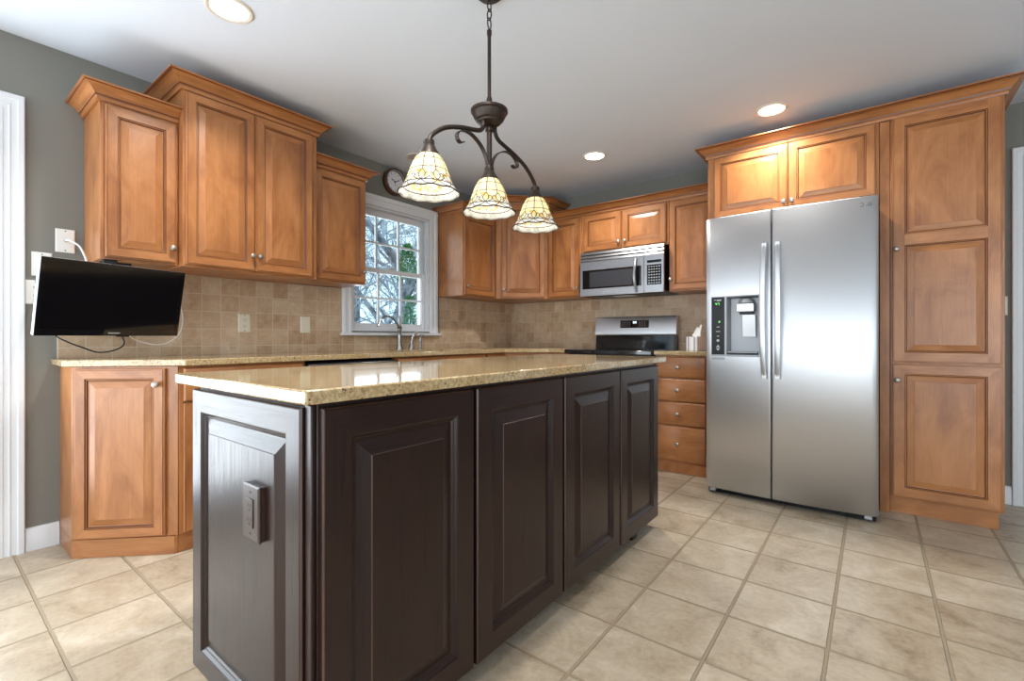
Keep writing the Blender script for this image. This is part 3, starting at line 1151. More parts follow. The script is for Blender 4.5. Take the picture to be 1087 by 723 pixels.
o = MB().prism([(1.862, -.632), (2.2535, -.632), (2.2535, -.0015), (1.862, -.0015)], .8845, .914).build('countertop', 'granite', bevel=.004)
tag(o, 'short granite countertop over the four drawers', 'countertop', 'granite countertops')

# ------------------------------------------------------------------ island
IX0, IX1, IY0, IY1, IZ0 = 1.605, 2.252, -3.585, -1.645, .055
c = thing('kitchen_island', 'dark espresso kitchen island with raised panel doors', 'kitchen island', (1.93, -2.6, 0))
MB().box((IX0, IY0, IZ0), (IX1, IY1, .8835), g=(0, 0, 1)).build('cabinet_box', ['espresso', 'espresso_edge'], c, bevel=.003)
MB().box((IX0 + .05, IY0 + .08, .0005), (2.165, IY1 - .24, IZ0 - .0005)).build('toe_kick', 'dark', c)
for y_ in (-3.47, -1.90):
    MB().rings([[(2.185, y_, .0005), (2.235, y_, .0005), (2.235, y_ + .05, .0005), (2.185, y_ + .05, .0005)], [(2.166, y_ - .015, IZ0 - .0005), (2.245, y_ - .015, IZ0 - .0005), (2.245, y_ + .06, IZ0 - .0005), (2.166, y_ + .06, IZ0 - .0005)]]).build('foot', 'espresso', c)
ES = ['espresso', 'espresso_edge']
IPO = [(0, -.020, 0), (0, -.005, 0), (.003, -.001, 1), (.005, 0, 0)]
IPI = [(0, 0, 0), (.004, -.002, 0), (.010, -.008, 0), (.013, -.009, 0), (.017, -.013, 0), (.022, -.013, 0), (.055, -.003, 0), (.057, -.001, 1)]
FI = frame((0, 0), (0, 1), (1, 0))
for a, b in ((-3.583, -3.112), (-3.097, -2.620), (-2.604, -2.126), (-2.110, -1.646)):
    door_panel(MB(FI), a, b, .058, .868, IX1 + .0005, stile=.066, t=.021, prof=IPI, outer=IPO).build('door', ES, c, ang=12)
FN = frame((0, 0), (1, 0), (0, -1))
ep = door_panel(MB(FN), IX0 + .001, 2.222, .058, .868, -IY0 + .0005, stile=.062, t=.021, prof=IPI, outer=IPO).build('end_panel', ES, c, ang=12)
MB(FN).box((2.2235, -IY0 + .0005, .058), (2.250, -IY0 + .012, .875)).build('corner_post', ES, c, bevel=.003)
o = MB().prism([(1.573, -3.640), (2.307, -3.640), (2.307, -1.618), (1.573, -1.618)], .884, .914).build('countertop', 'granite', bevel=.004)
tag(o, 'rectangular granite countertop of the island', 'countertop', 'granite countertops')


# ------------------------------------------------------------------ wall plates
def screw(mb, F, u, z, d, m):
    mb.rings([[(u + .003 * math.cos(2 * PI * i / 10), d + h, z + .003 * math.sin(2 * PI * i / 10)) for i in range(10)] for h in (0, .0008)], m, F=F)


def plate(mb, F, u, z, d, w=.072, h=.116, m=0):
    mb.rings([rect(u - w / 2, u + w / 2, z - h / 2, z + h / 2, 0, d), rect(u - w / 2, u + w / 2, z - h / 2, z + h / 2, 0, d + .003),
              rect(u - w / 2, u + w / 2, z - h / 2, z + h / 2, .004, d + .006)], m, F=F)


def outlet(F, u, z, d, pm, name, label, group, style, box=0):
    mb = MB(F)
    if box:
        mb.rings([rect(u - .040, u + .040, z - .064, z + .064, 0, d), rect(u - .040, u + .040, z - .064, z + .064, 0, d + box)])
        d += box
        plate(mb, F, u, z, d, .084, .132)
    else:
        plate(mb, F, u, z, d)
    for s in (-1, 1):
        screw(mb, F, u, z + s * .0485, d + .006, 1)
    o = mb.build(name, [pm, 'ink'] if style != 'switch' else [pm, pm], loc=tuple(F @ Vector((u, d, z - .058))))
    tag(o, label, 'outlet' if 'outlet' in name else ('switch' if 'switch' in name else 'wall plate'), group)
    if style == 'decor':
        r = MB(F)
        r.box((u - .017, d + .0061, z - .034), (u + .017, d + .0085, z + .034))
        r.build('receptacle', [pm], o, bevel=.001)
        k = MB(F)
        for zz in (.014, -.020):
            k.box((u - .008, d + .0086, z + zz), (u - .0055, d + .0089, z + zz + .009))
            k.box((u + .0055, d + .0086, z + zz), (u + .008, d + .0089, z + zz + .009))
            k.box((u - .003, d + .0086, z + zz - .009), (u + .003, d + .0089, z + zz - .004))
        k.build('slots', 'ink', o)
    elif style == 'duplex':
        for zz in (.020, -.020):
            r = MB(F)
            R = []
            for h in (.0061, .0080):
                R.append([(u + .0165 * math.cos(2 * PI * i / 20), d + h, z + zz + max(-.0135, min(.0135, .0165 * math.sin(2 * PI * i / 20)))) for i in range(20)])
            r.rings(R)
            r.build('receptacle', pm, o)
            k = MB(F)
            k.box((u - .0075, d + .0081, z + zz), (u - .005, d + .0084, z + zz + .008))
            k.box((u + .005, d + .0081, z + zz), (u + .0075, d + .0084, z + zz + .008))
            k.box((u - .0025, d + .0081, z + zz - .009), (u + .0025, d + .0084, z + zz - .005))
            k.build('slots', 'ink', o)
    elif style == 'switch':
        r = MB(F)
        r.rings([rect(u - .0165, u + .0165, z - .0335, z + .0335, 0, d + .0061), rect(u - .0165, u + .0165, z - .0335, z + .0335, .001, d + .0085)])
        r.build('rocker', pm, o)
    return o


outlet(FA, -2.802, 1.109, .0095, 'ivory', 'wall_outlet', 'ivory duplex outlet on the tile left of the window', None, 'duplex')
outlet(FA, -2.397, 1.107, .0095, 'ivory', 'wall_switch', 'ivory rocker switch on the tile nearest the window', None, 'switch')
o = outlet(FA, -3.637, 1.499, .0005, 'white_plastic', 'cable_plate', 'white cable plate above the television with the cord plugged in', None, 'cable')
MB().lathe([(.006, .0066), (.006, .016), (.004, .017)], (0, -3.637, 1.499), 14, 'x').build('connector', 'silver', o)
outlet(FA, -3.720, 1.372, .0005, 'white_plastic', 'wall_plate', 'white blank plate half behind the television', None, 'blank')
outlet(FA, -3.742, 1.235, .0005, 'white_plastic', 'wall_outlet', 'white outlet hidden behind the left edge of the television', None, 'duplex')
outlet(FN, 2.020, .603, -IY0 + .0185, 'brown_plastic', 'wall_outlet', 'dark brown outlet on the end panel of the island', None, 'decor', .012)
outlet(FB, 3.803, 1.212, .0005, 'ivory', 'wall_switch', 'ivory switch on the wall strip beside the pantry', None, 'switch')

# ------------------------------------------------------------------ refrigerator
fr = thing('refrigerator', 'stainless side-by-side refrigerator with ice and water dispenser', 'refrigerator', (2.76, -.5, 0))
FRX0, FRXS, FRX1 = 2.312, 2.702, 3.212
MB(FB).box((FRX0 + .004, .03, .03), (FRX1 - .004, .815, 1.780)).build('body', 'black', fr, bevel=.004)
MB(FB).box((FRX0 + .02, .70, .0005), (FRX1 - .02, .850, .0295)).build('base_grille', 'black', fr)
FZ0, FZ1 = .040, 1.793


def bow(x):
    """bowed front of both doors taken together"""
    t = (x - FRX0) / (FRX1 - FRX0)
    d = .930 - .028 * (2 * t - 1) ** 2
    e = min(x - FRX0, FRX1 - x)
    if e < .030:
        d -= .026 * (1 - math.sqrt(max(0, 1 - (1 - e / .030) ** 2)))
    return d


def fridge_door(x0, x1, hole=None):
    us = [x0, x0 + .002, x0 + .006, x0 + .014, x0 + .03]
    k = 10
    us += [x0 + .03 + (x1 - x0 - .06) * i / k for i in range(1, k)]
    us += [x1 - .03, x1 - .014, x1 - .006, x1 - .002, x1]
    if hole:
        us += [hole[0], hole[1]]
    us = sorted(set(round(u, 5) for u in us))
    zs = [FZ0, FZ0 + .006, FZ1 - .006, FZ1]
    if hole:
        zs = sorted(zs + [hole[2], hole[3]])

    def dep(u, z):
        d = bow(u)
        e = min(u - x0, x1 - u)
        if e < .006:
            d -= .006 * (1 - math.sqrt(max(0, 1 - (1 - e / .006) ** 2)))
        if z in (FZ0, FZ1):
            d -= .006
        return d
    mb = MB(FB)
    for i in range(len(us) - 1):
        for j in range(len(zs) - 1):
            if hole and hole[0] - 1e-6 <= us[i] < hole[1] - 1e-6 and hole[2] - 1e-6 <= zs[j] < hole[3] - 1e-6:
                continue
            mb.q([(u, dep(u, z), z) for u, z in ((us[i], zs[j]), (us[i + 1], zs[j]), (us[i + 1], zs[j + 1]), (us[i], zs[j + 1]))], 0)
    b = .825
    for z in (FZ0, FZ1):
        for i in range(len(us) - 1):
            mb.q([(us[i], b, z), (us[i + 1], b, z), (us[i + 1], dep(us[i + 1], z), z), (us[i], dep(us[i], z), z)], 1)
    for u in (x0, x1):
        for j in range(len(zs) - 1):
            mb.q([(u, b, zs[j]), (u, b, zs[j + 1]), (u, dep(u, zs[j + 1]), zs[j + 1]), (u, dep(u, zs[j]), zs[j])], 1)
    if hole:
        h0, h1, a, c_ = hole
        for p, r in (((h0, a), (h1, a)), ((h1, a), (h1, c_)), ((h1, c_), (h0, c_)), ((h0, c_), (h0, a))):
            mb.q([(p[0], dep(p[0], p[1]), p[1]), (r[0], dep(r[0], r[1]), r[1]), (r[0], b, r[1]), (p[0], b, p[1])], 1)
    mb.q([(x0, b, FZ0), (x1, b, FZ0), (x1, b, FZ1), (x0, b, FZ1)], 1)
    return mb.build('door', ['steel', 'steel_b'], fr, ang=50)


HO = (2.353, 2.640, .897, 1.282)
dl = fridge_door(FRX0, FRXS - .003, HO)
dr = fridge_door(FRXS + .003, FRX1)
for x0, side, dd in ((2.667, -1, dl), (2.737, 1, dr)):
    # bowed flat bar with turned-in ends
    d0 = bow(x0) + .0005
    pts = []
    for i in range(21):
        t = i / 20
        z = .768 + (1.590 - .768) * t
        pts.append((x0 + side * .006 * (1 - (2 * t - 1) ** 2), d0 + .014 + .034 * (1 - (2 * t - 1) ** 4), z))
    R = []
    for i, p in enumerate(pts):
        w = .017
        R.append([(p[0] - w, p[1] - .008, p[2]), (p[0] - w * .7, p[1] + .006, p[2]), (p[0], p[1] + .010, p[2]), (p[0] + w * .7, p[1] + .006, p[2]), (p[0] + w, p[1] - .008, p[2])])
    h = MB(FB).rings(R)
    for z in (.790, 1.568):
        h.box((x0 - .012, d0, z - .02), (x0 + .012, d0 + .028, z + .02))
    h.build('handle', 'steel', dd, ang=40)
# dispenser
ds = MB(FB)
bk = .855
ux0, ux1, uz0, uz1 = 2.4485, 2.632, .908, 1.276
face = bow(2.5) + .002
rim = [rect(HO[0], HO[1], HO[2], HO[3], .0005, face - .006), rect(HO[0], HO[1], HO[2], HO[3], .002, face)]
ds.rings(rim, 0, cap0=False, cap1=False)
# front frame around keypad and cavity
kx0, kx1 = 2.358, 2.436
for a, b in (((HO[0] + .002, face, HO[2] + .002), (HO[1] - .002, face, uz0)), ((HO[0] + .002, face, uz1), (HO[1] - .002, face, HO[3] - .002)),
             ((HO[0] + .002, face, uz0), (kx0, face, uz1)), ((kx1, face, uz0), (ux0, face, uz1)), ((ux1, face, uz0), (HO[1] - .002, face, uz1))):
    ds.q([(a[0], face, a[2]), (b[0], face, a[2]), (b[0], face, b[2]), (a[0], face, b[2])], 0)
C0 = [(ux0, face, uz0), (ux1, face, uz0), (ux1, face, uz1), (ux0, face, uz1)]
C1 = [(ux0 + .012, bk, uz0 + .02), (ux1 - .012, bk, uz0 + .02), (ux1 - .012, bk, uz1 - .01), (ux0 + .012, bk, uz1 - .01)]
ds.rings([C0, C1], 1, cap0=False, cap1=True)
dsp = ds.build('dispenser', ['silver', 'silver'], dl)
MB(FB).box((kx0, face - .006, uz0), (kx1, face + .0008, uz1)).build('keypad', 'black', dl)
ic = MB(FB)
f2 = face + .0009
kc = (kx0 + kx1) / 2


def seg_digit(mb, u, z, w, h, segs, d):
    t = w * .22
    S_ = {'a': ((0, h - t), (w, h)), 'g': ((0, h / 2 - t / 2), (w, h / 2 + t / 2)), 'd': ((0, 0), (w, t)), 'f': ((0, h / 2), (t, h)),
          'b': ((w - t, h / 2), (w, h)), 'e': ((0, 0), (t, h / 2)), 'c': ((w - t, 0), (w, h / 2))}
    for s in segs:
        (a, b), (c_, e) = S_[s]
        mb.box((u + a, d, z + b), (u + c_, d + .0004, z + e))


for du_, z_, w_, h_, sg in ((-.016, 1.226, .009, .014, 'fgbc'), (-.002, 1.226, .009, .014, 'abc'), (.004, 1.112, .008, .012, 'abged')):
    g = MB(FB)
    seg_digit(g, kc + du_, z_, w_, h_, sg, f2)
    g.build('display_digit', 'green_led', dl)
for u0, u1, z in ((-.024, -.010, 1.256), (-.007, .022, 1.257), (-.007, .016, 1.251), (-.008, .010, 1.083), (-.013, .013, 1.054), (-.007, .007, 1.024)):
    MB(FB).box((kc + u0, f2, z), (kc + u1, f2 + .0004, z + .004)).build('keypad_icon', 'icon', dl)
ic = MB(FB)
ic.rings([[(kc + .009 * math.cos(2 * PI * i / 14), f2 + h, .998 + .008 * math.sin(2 * PI * i / 14)) for i in range(14)] for h in (0, .0004)])
ic.build('keypad_icon', 'icon', dl)
for z, s in ((.963, 1), (.940, -1)):
    ic = MB(FB)
    ic.prism([(kc - .012, z - s * .008), (kc + .012, z - s * .008), (kc, z + s * .008)], f2, f2 + .0004, F=FB @ Matrix(((1, 0, 0, 0), (0, 0, 1, 0), (0, 1, 0, 0), (0, 0, 0, 1))))
    ic.build('keypad_icon', 'icon', dl)
MB(FB).box((kx0, face - .006, .874), (kx1, bow(2.4) + .003, .890)).build('badge', 'silver', dl)
# chute and paddle
cx = 2.556
ch = MB(FB)
ch.lathe([(.036, 1.262), (.044, 1.240), (.046, 1.232)], (cx, 0, 0), 20, 'z', F=FB @ Matrix.Translation((0, bk + .034, 0)))
ch.box((cx - .050, bk + .006, 1.178), (cx + .050, bk + .070, 1.231))
ch.build('ice_chute', 'steel', dsp, bevel=.004)
MB(FB).box((cx - .036, bk + .004, 1.163), (cx + .040, bk + .050, 1.1775)).build('nozzle', 'black', dsp)
MB(FB).rings([[(cx - .030 + .008, bk + .012, 1.025), (cx + .052, bk + .012, 1.025), (cx + .052, bk + .024, 1.022), (cx - .022, bk + .024, 1.022)],
              [(cx - .022, bk + .030, 1.160), (cx + .052, bk + .030, 1.160), (cx + .052, bk + .040, 1.160), (cx - .022, bk + .040, 1.160)]]).build('paddle', 'steel', dsp)
MB(FB).box((ux0 + .006, bk + .004, uz0 + .012), (ux1 - .006, face + .004, uz0 + .020)).build('drip_tray', 'silver', dsp, bevel=.002)
for x in (FRX0 + .045, FRX1 - .045):
    MB(FB).box((x - .018, .852, .018), (x + .018, .900, .0385)).build('hinge_foot', 'silver', fr, bevel=.004)
    MB(FB).box((x - .035, .832, .0005), (x + .035, .851, .022)).build('roller_cover', 'black', fr)


def text(s_, size, F, u, d, z, m, parent, name, mirror=False):
    cu = bpy.data.curves.new('t', 'FONT')
    cu.body = s_
    cu.size = size
    cu.extrude = .0003
    cu.align_x = 'CENTER'
    ob = bpy.data.objects.new('t', cu)
    COL.objects.link(ob)
    dg = bpy.context.evaluated_depsgraph_get()
    me = bpy.data.meshes.new_from_object(ob.evaluated_get(dg))
    mb = MB(F)
    mb.add_mesh([(u + v.co.x, d + v.co.z, z + v.co.y) for v in me.vertices], [tuple(p.vertices) for p in me.polygons])
    bpy.data.objects.remove(ob)
    bpy.data.meshes.remove(me)
    return mb.build(name, m, parent)


text('LG', .026, FB, 3.168, bow(3.168) + .0008, 1.738, 'grey_ink', dr, 'logo')
lg = MB(FB)
lg.rings([[(3.137 + r * math.cos(2 * PI * i / 20), bow(3.137) + .0006, 1.747 + r * math.sin(2 * PI * i / 20)) for i in range(20)] for r in (.011, .0085)], cap0=False, cap1=False)
lg.build('emblem', 'grey_ink', dr)

# ------------------------------------------------------------------ microwave
mw = thing('microwave', 'over-the-range stainless microwave under the low cabinet', 'microwave', (1.475, -.2, 1.386))
X0, X1 = 1.094, 1.856
MB(FB).box((X0 + .004, .012, 1.400), (X1 - .004, .372, 1.7765)).build('body', 'black', mw, bevel=.003)
un = MB(FB).rings([[(X0 + .004, .012, 1.3995), (X1 - .004, .012, 1.3995), (X1 - .004, .372, 1.3995), (X0 + .004, .372, 1.3995)],
                   [(X0 + .05, .03, 1.384), (X1 - .03, .03, 1.384), (X1 - .03, .355, 1.382), (X0 + .05, .355, 1.382)]])
un.build('underside', 'black', mw)
MB(FB).box((1.37, .20, 1.379), (1.56, .30, 1.3835)).build('lamp_cover', 'white_plastic', mw)
gz = [1.691, 1.716, 1.724, 1.744, 1.750, 1.772]
for a, b in ((1.692, 1.718), (1.722, 1.745), (1.749, 1.774)):
    MB(FB).rings([[(X0, .3725, a), (X1, .3725, a), (X1, .402, a + .002), (X0, .402, a + .002)],
                  [(X0, .3725, b), (X1, .3725, b), (X1, .394, b), (X0, .394, b)]]).build('vent_louver', 'steel_b', mw)
md = MB(FB)
wu0, wu1, wz0, wz1 = 1.118, 1.668, 1.447, 1.614
D = .402
XS = 1.689
for a, b in (((X0, 1.386), (wu0, 1.689)), ((wu1, 1.386), (XS - .001, 1.689)), ((wu0, 1.386), (wu1, wz0)), ((wu0, wz1), (wu1, 1.689))):
    md.box((a[0], .3725, a[1]), (b[0], D, b[1]), g=(1, 0, 0))
mdo = md.build('door', 'steel_b', mw)
MB(FB).box((wu0, .374, wz0), (wu1, D - .001, wz1)).build('window', 'black_gloss', mdo)
MB(FB).box((wu0 + .07, D - .0009, wz0 + .015), (1.588, D - .0002, wz1 - .018)).build('window_screen', plain('micro_mesh', (.035, .036, .042), .25), mdo)
hp = []
for i in range(15):
    t = i / 14
    hp.append((1.628 - .006 * math.sin(PI * t), D + .008 + .032 * math.sin(PI * t), 1.395 + .282 * t))
MB(FB).tube(hp, [.007, .011, .0125, .011, .007], 10).build('handle', 'steel_b', mdo)
MB(FB).box((1.336, D + .0002, 1.402), (1.438, D + .0016, 1.424)).build('badge', 'silver', mdo, bevel=.0006)
MB(FB).box((XS + .001, .3725, 1.386), (X1, D, 1.689)).build('control_panel', 'steel_b', mw, bevel=.002)
MB(FB).box((1.718, D + .0002, 1.628), (1.838, D + .0012, 1.650)).build('display', 'black_gloss', mw)
MB(FB).box((1.718, D + .0002, 1.448), (1.838, D + .0012, 1.612)).build('keypad', 'black_gloss', mw)
for r in range(7):
    for q_ in range(5):
        u = 1.727 + q_ * .0212
        z = 1.596 - r * .0222
        k = MB(FB).box((u + .003, D + .0013, z - .004), (u + .014, D + .0018, z + .003))
        k.build('key', 'icon', mw)

# ------------------------------------------------------------------ range
rg = thing('range', 'freestanding electric range with stainless backguard and black glass cooktop', 'range', (1.47, -.33, 0))
RX0, RX1 = 1.086, 1.856
MB(FB).box((RX0 + .003, .03, .03), (RX1 - .003, .60, .880)).build('body', 'black', rg)
MB(FB).box((RX0, .03, .8805), (RX1, .665, .916)).build('cooktop', 'black_gloss', rg, bevel=.006)
for x, y, r in ((1.27, .50, .105), (1.67, .50, .088), (1.27, .24, .08), (1.67, .24, .105)):
    MB(FB).rings([[(x + q_ * math.cos(2 * PI * i / 40), y + q_ * math.sin(2 * PI * i / 40), .9164) for i in range(40)] for q_ in (r, r - .003)], cap0=False, cap1=False).build('burner_ring', 'grey_ink', rg)
MB(FB).rings([[(RX0, .03, .9165), (RX1 - .004, .03, .9165), (RX1 - .004, .085, .9165), (RX0, .085, .9165)],
              [(RX0, .03, 1.035), (RX1 - .004, .03, 1.035), (RX1 - .004, .078, 1.035), (RX0, .078, 1.035)]]).build('splash_panel', 'black_gloss', rg)
bgd = MB(FB)
prof = [(.012, 1.0355), (.092, 1.0355), (.096, 1.045), (.095, 1.062), (.080, 1.198), (.074, 1.206), (.012, 1.206)]
R = []
for x, k in ((RX0 - .004, 0), (RX1, 0)):
    R.append([(x, d, z) for d, z in prof])
bgd.rings(R, 0)
bo = bgd.build('backguard', 'steel', rg, bevel=.003)


def bd(z):
    return .095 - .015 * (z - 1.062) / .136 + .0006


dp = MB(FB).rings([[(1.338, bd(1.104) - .002, 1.104), (1.610, bd(1.104) - .002, 1.104), (1.610, bd(1.172) - .002, 1.172), (1.338, bd(1.172) - .002, 1.172)],
                   [(1.338, bd(1.104) + .001, 1.104), (1.610, bd(1.104) + .001, 1.104), (1.610, bd(1.172) + .001, 1.172), (1.338, bd(1.172) + .001, 1.172)]])
dpo = dp.build('display', 'black_gloss', bo)
for u_ in (1.463, 1.481):
    dg_ = MB(FB)
    seg_digit(dg_, u_, 1.143, .012, .018, 'abcdef', bd(1.15) + .0012)
    dg_.build('clock_digit', 'white_led', dpo)
for r in range(3):
    for q_ in list(range(4)) + [7, 8, 9]:
        z = 1.152 - r * .016
        u = 1.352 + q_ * .024
        MB(FB).box((u, bd(z) + .0012, z), (u + .010, bd(z) + .0016, z + .003)).build('key_mark', 'icon', dpo)
MB(FB).box((RX0 + .004, .6005, .235), (RX1 - .004, .648, .868)).build('oven_door', 'steel_b', rg, bevel=.005)
MB(FB).tube([(RX0 + .06, .649, .80), (RX0 + .06, .69, .80), (RX1 - .06, .69, .80), (RX1 - .06, .649, .80)], .011).build('handle', 'steel', rg)
MB(FB).box((RX0 + .10, .6482, .36), (RX1 - .10, .6490, .70)).build('oven_window', 'black_gloss', rg)
MB(FB).box((RX0 + .004, .6005, .04), (RX1 - .004, .645, .228)).build('drawer', 'steel_b', rg, bevel=.005)
MB(FB).box((RX0 + .02, .05, .0005), (RX1 - .02, .56, .0295)).build('base', 'dark', rg)

# ------------------------------------------------------------------ tissue box
tb = thing('tissue_box', 'striped cube tissue box on the short counter beside the refrigerator', 'tissue box', (2.085, -.30, .9145))
T = Matrix.Translation((2.085, -.30, .9145)) @ Matrix.Rotation(math.radians(-28), 4, 'Z')
MB(T).box((-.055, -.055, 0), (.055, .055, .108)).build('carton', 'stripes', tb, bevel=.002)
random.seed(4)
ts = MB(T)
R = []
for k, (rx, ry, z, ox) in enumerate(((.034, .010, .1085, 0), (.042, .013, .122, .002), (.040, .012, .138, .010), (.036, .010, .158, .020), (.030, .008, .180, .028), (.024, .003, .192, .030))):
    R.append([(ox + rx * math.cos(a), ry * math.sin(a) + .010 * math.sin(3.2 * math.cos(a) + .5 * k), z + .010 * math.cos(a) * (k > 1) + .004 * math.sin(5 * a)) for a in [2 * PI * i / 36 for i in range(36)]])
ts.rings(R)
ts.build('tissue', 'tissue', tb)

# ------------------------------------------------------------------ sink and faucet
fa = thing('faucet', 'satin gooseneck sink faucet below the window', 'faucet', (.085, -1.626, .9145))
MB().lathe([(.032, .9145), (.032, .922), (.027, .930), (.024, .95), (.019, .99), (.016, 1.03), (.016, 1.07), (.019, 1.075), (.019, 1.082), (.016, 1.087),
            (.022, 1.095), (.023, 1.105), (.014, 1.115), (.009, 1.140), (.011, 1.165), (.008, 1.185), (.003, 1.200)], (.085, -1.626, 0), 18).build('body', 'chrome', fa)
MB().tube([(.095, -1.640, 1.095), (.115, -1.685, 1.140), (.15, -1.760, 1.176), (.185, -1.830, 1.184), (.215, -1.905, 1.160), (.235, -1.950, 1.105)], [.009, .0075, .007, .007, .0075, .010], 10, smooth=5).build('spout', 'chrome', fa)
fh = thing('lever_tap', 'curved lever tap standing right of the gooseneck faucet', 'tap', (.085, -1.50, .9145))
MB().lathe([(.027, .9145), (.027, .922), (.022, .930), (.022, .948), (.017, .956), (.014, .965)], (.085, -1.500, 0), 18).build('base', 'chrome', fh)
MB().tube([(.085, -1.500, .960), (.088, -1.494, 1.0), (.094, -1.474, 1.040), (.098, -1.440, 1.066)], [.015, .013, .010, .006], 10, smooth=5).build('lever', 'chrome', fh)
sp = thing('side_sprayer', 'small side sprayer at the right end of the faucet set', 'sprayer', (.085, -1.40, .9145))
MB().lathe([(.020, .9145), (.020, .922), (.011, .930), (.009, .95), (.012, .975), (.013, 1.01), (.009, 1.026)], (.085, -1.400, 0), 16).build('stem', 'chrome', sp)
MB().tube([(.085, -1.40, 1.022), (.092, -1.396, 1.036), (.108, -1.388, 1.038)], [.009, .011, .012], 10, smooth=4).build('spray_head', 'chrome', sp)

# ------------------------------------------------------------------ wall clock
ck = thing('wall_clock', 'round wall clock with brown rim above the window', 'clock', (.012, -1.622, 2.205))
CY, CZ, CR = -1.622, 2.318, .112
MB().lathe([(CR, .0008), (CR, .034), (CR - .006, .041), (CR - .016, .041), (CR - .024, .028), (CR - .026, .020)], (0, CY, CZ), 48, 'x', cap1=False).build('rim', 'clock_rim', ck)
MB().lathe([(CR - .017, .0412), (CR - .018, .043), (CR - .021, .043), (CR - .023, .0300)], (0, CY, CZ), 48, 'x', cap0=False, cap1=False).build('bezel', 'silver', ck)
MB().lathe([(CR - .0255, .018), (CR - .0255, .0215)], (0, CY, CZ), 40, 'x').build('dial', 'clock_face', ck)
ti = MB()
for k in range(12):
    a = k * PI / 6
    Fk = Matrix.Translation((.0216, CY, CZ)) @ Matrix.Rotation(a, 4, 'X')
    ti.box((0, -.0022, .066), (.0006, .0022, .078), F=Fk)
ti.build('hour_marks', 'ink', ck)
hd = MB()
for ang, ln, w in ((62, .052, .0032), (-62, .040, .004), (180, .036, .0016)):
    Fk = Matrix.Translation((.0226, CY, CZ)) @ Matrix.Rotation(-math.radians(ang), 4, 'X')
    hd.box((0, -w, -.008), (.0008, w, ln), F=Fk)
hd.build('hands', 'ink', ck)

# ------------------------------------------------------------------ television
TC = Vector((.36, -3.5121, 1.1918))
yaw, tilt, TW, TH = .23114, .20733, .5685, .3364
wd = Vector((-math.sin(yaw), math.cos(yaw), 0))
nn = Vector((math.cos(yaw), math.sin(yaw), 0))
hdv = Vector((0, 0, 1)) * math.cos(tilt) + nn * math.sin(tilt)
nv = hdv.cross(-wd)
if nv.dot(nn) < 0:
    nv = -nv
FT = Matrix.Identity(4)
for i in range(3):
    FT[i][0], FT[i][1], FT[i][2], FT[i][3] = wd[i], nv[i], hdv[i], TC[i]
tv = thing('television', 'small black flat television hanging under the end upper cabinet', 'television', tuple(TC))
w2, h2 = TW / 2, TH / 2
b = MB(FT)
b.box((-w2, -.020, -h2), (w2, -.001, h2))
b.build('housing', 'silver', tv, bevel=.003)
b = MB(FT)
bz = .014
for a, c_ in (((-w2, -h2), (-w2 + bz, h2)), ((w2 - bz, -h2), (w2, h2)), ((-w2 + bz, -h2), (w2 - bz, -h2 + .028)), ((-w2 + bz, h2 - bz), (w2 - bz, h2))):
    b.box((a[0], -.0008, a[1]), (c_[0], .006, c_[1]))
b.build('bezel', 'black_gloss', tv)
MB(FT).box((-w2 + bz, -.0008, -h2 + .028), (w2 - bz, .002, h2 - bz)).build('screen', 'screen', tv)
MB(FT).box((-.024, .0062, -h2 + .010), (.024, .0070, -h2 + .016)).build('logo', 'silver', tv)
b = MB(FT)
b.rings([[(-.16, -.0205, -.12), (.16, -.0205, -.12), (.16, -.0205, .10), (-.16, -.0205, .10)], [(-.12, -.045, -.09), (.12, -.045, -.09), (.12, -.045, .07), (-.12, -.045, .07)]])
b.box((.02, -.020, -h2 - .008), (.07, -.006, -h2 - .0005))
b.build('back_cover', 'black', tv)
bp = FT @ Vector((0, -.046, 0))
mbk = MB()
mbk.box((.10, -3.545, 1.374), (.22, -3.425, 1.3895))
mbk.tube([(.16, -3.485, 1.374), (.16, -3.485, 1.25), (bp.x - .05, bp.y, 1.19), (bp.x - .004, bp.y, bp.z)], .012, 8)
mbk.build('bracket', 'black', tv)
MB().box((.27, -3.552, 1.368), (.316, -3.50, 1.3895)).build('bracket_tab', 'black', tv, bevel=.003)
# cords
o = MB().tube([(.017, -3.637, 1.499), (.045, -3.628, 1.498), (.085, -3.60, 1.47), (.12, -3.585, 1.42), (.135, -3.572, 1.37), (.17, -3.53, 1.30), (.22, -3.50, 1.23), tuple(FT @ Vector((-.03, -.047, .02)))], .0045, 8, smooth=6).build('coaxial_cable', 'white_plastic')
tag(o, 'white coaxial cable arching from the cable plate down behind the television', 'cable', 'television cords')
o = MB().tube([tuple(FT @ Vector((.09, -.047, .02))), (.17, -3.30, 1.225), (.16, -3.211, 1.222), (.16, -3.190, 1.165), (.16, -3.185, 1.103), (.16, -3.202, 1.04), (.16, -3.246, .994),
               (.16, -3.301, .979), (.16, -3.37, .995), (.18, -3.417, 1.019), (.21, -3.45, 1.06), tuple(FT @ Vector((.06, -.047, -.06)))], .0024, 8, smooth=8).build('thin_cord', 'white_plastic')
tag(o, 'thin white cord looping below the right side of the television', 'cable', 'television cords')
pq = FT @ Vector((.045, -.012, -h2 - .009))
o = MB().tube([(pq.x, pq.y, pq.z), (.31, -3.474, .992), (.31, -3.488, .969), (.31, -3.527, .952), (.31, -3.575, .949), (.31, -3.624, .971), (.30, -3.675, .998), (.27, -3.712, 1.030),
               (.20, -3.735, 1.10), (.10, -3.742, 1.19), (.016, -3.742, 1.215)], .0034, 8, smooth=8).build('power_cord', 'black')
tag(o, 'black power cord sagging below the left half of the television', 'cable', 'television cords')

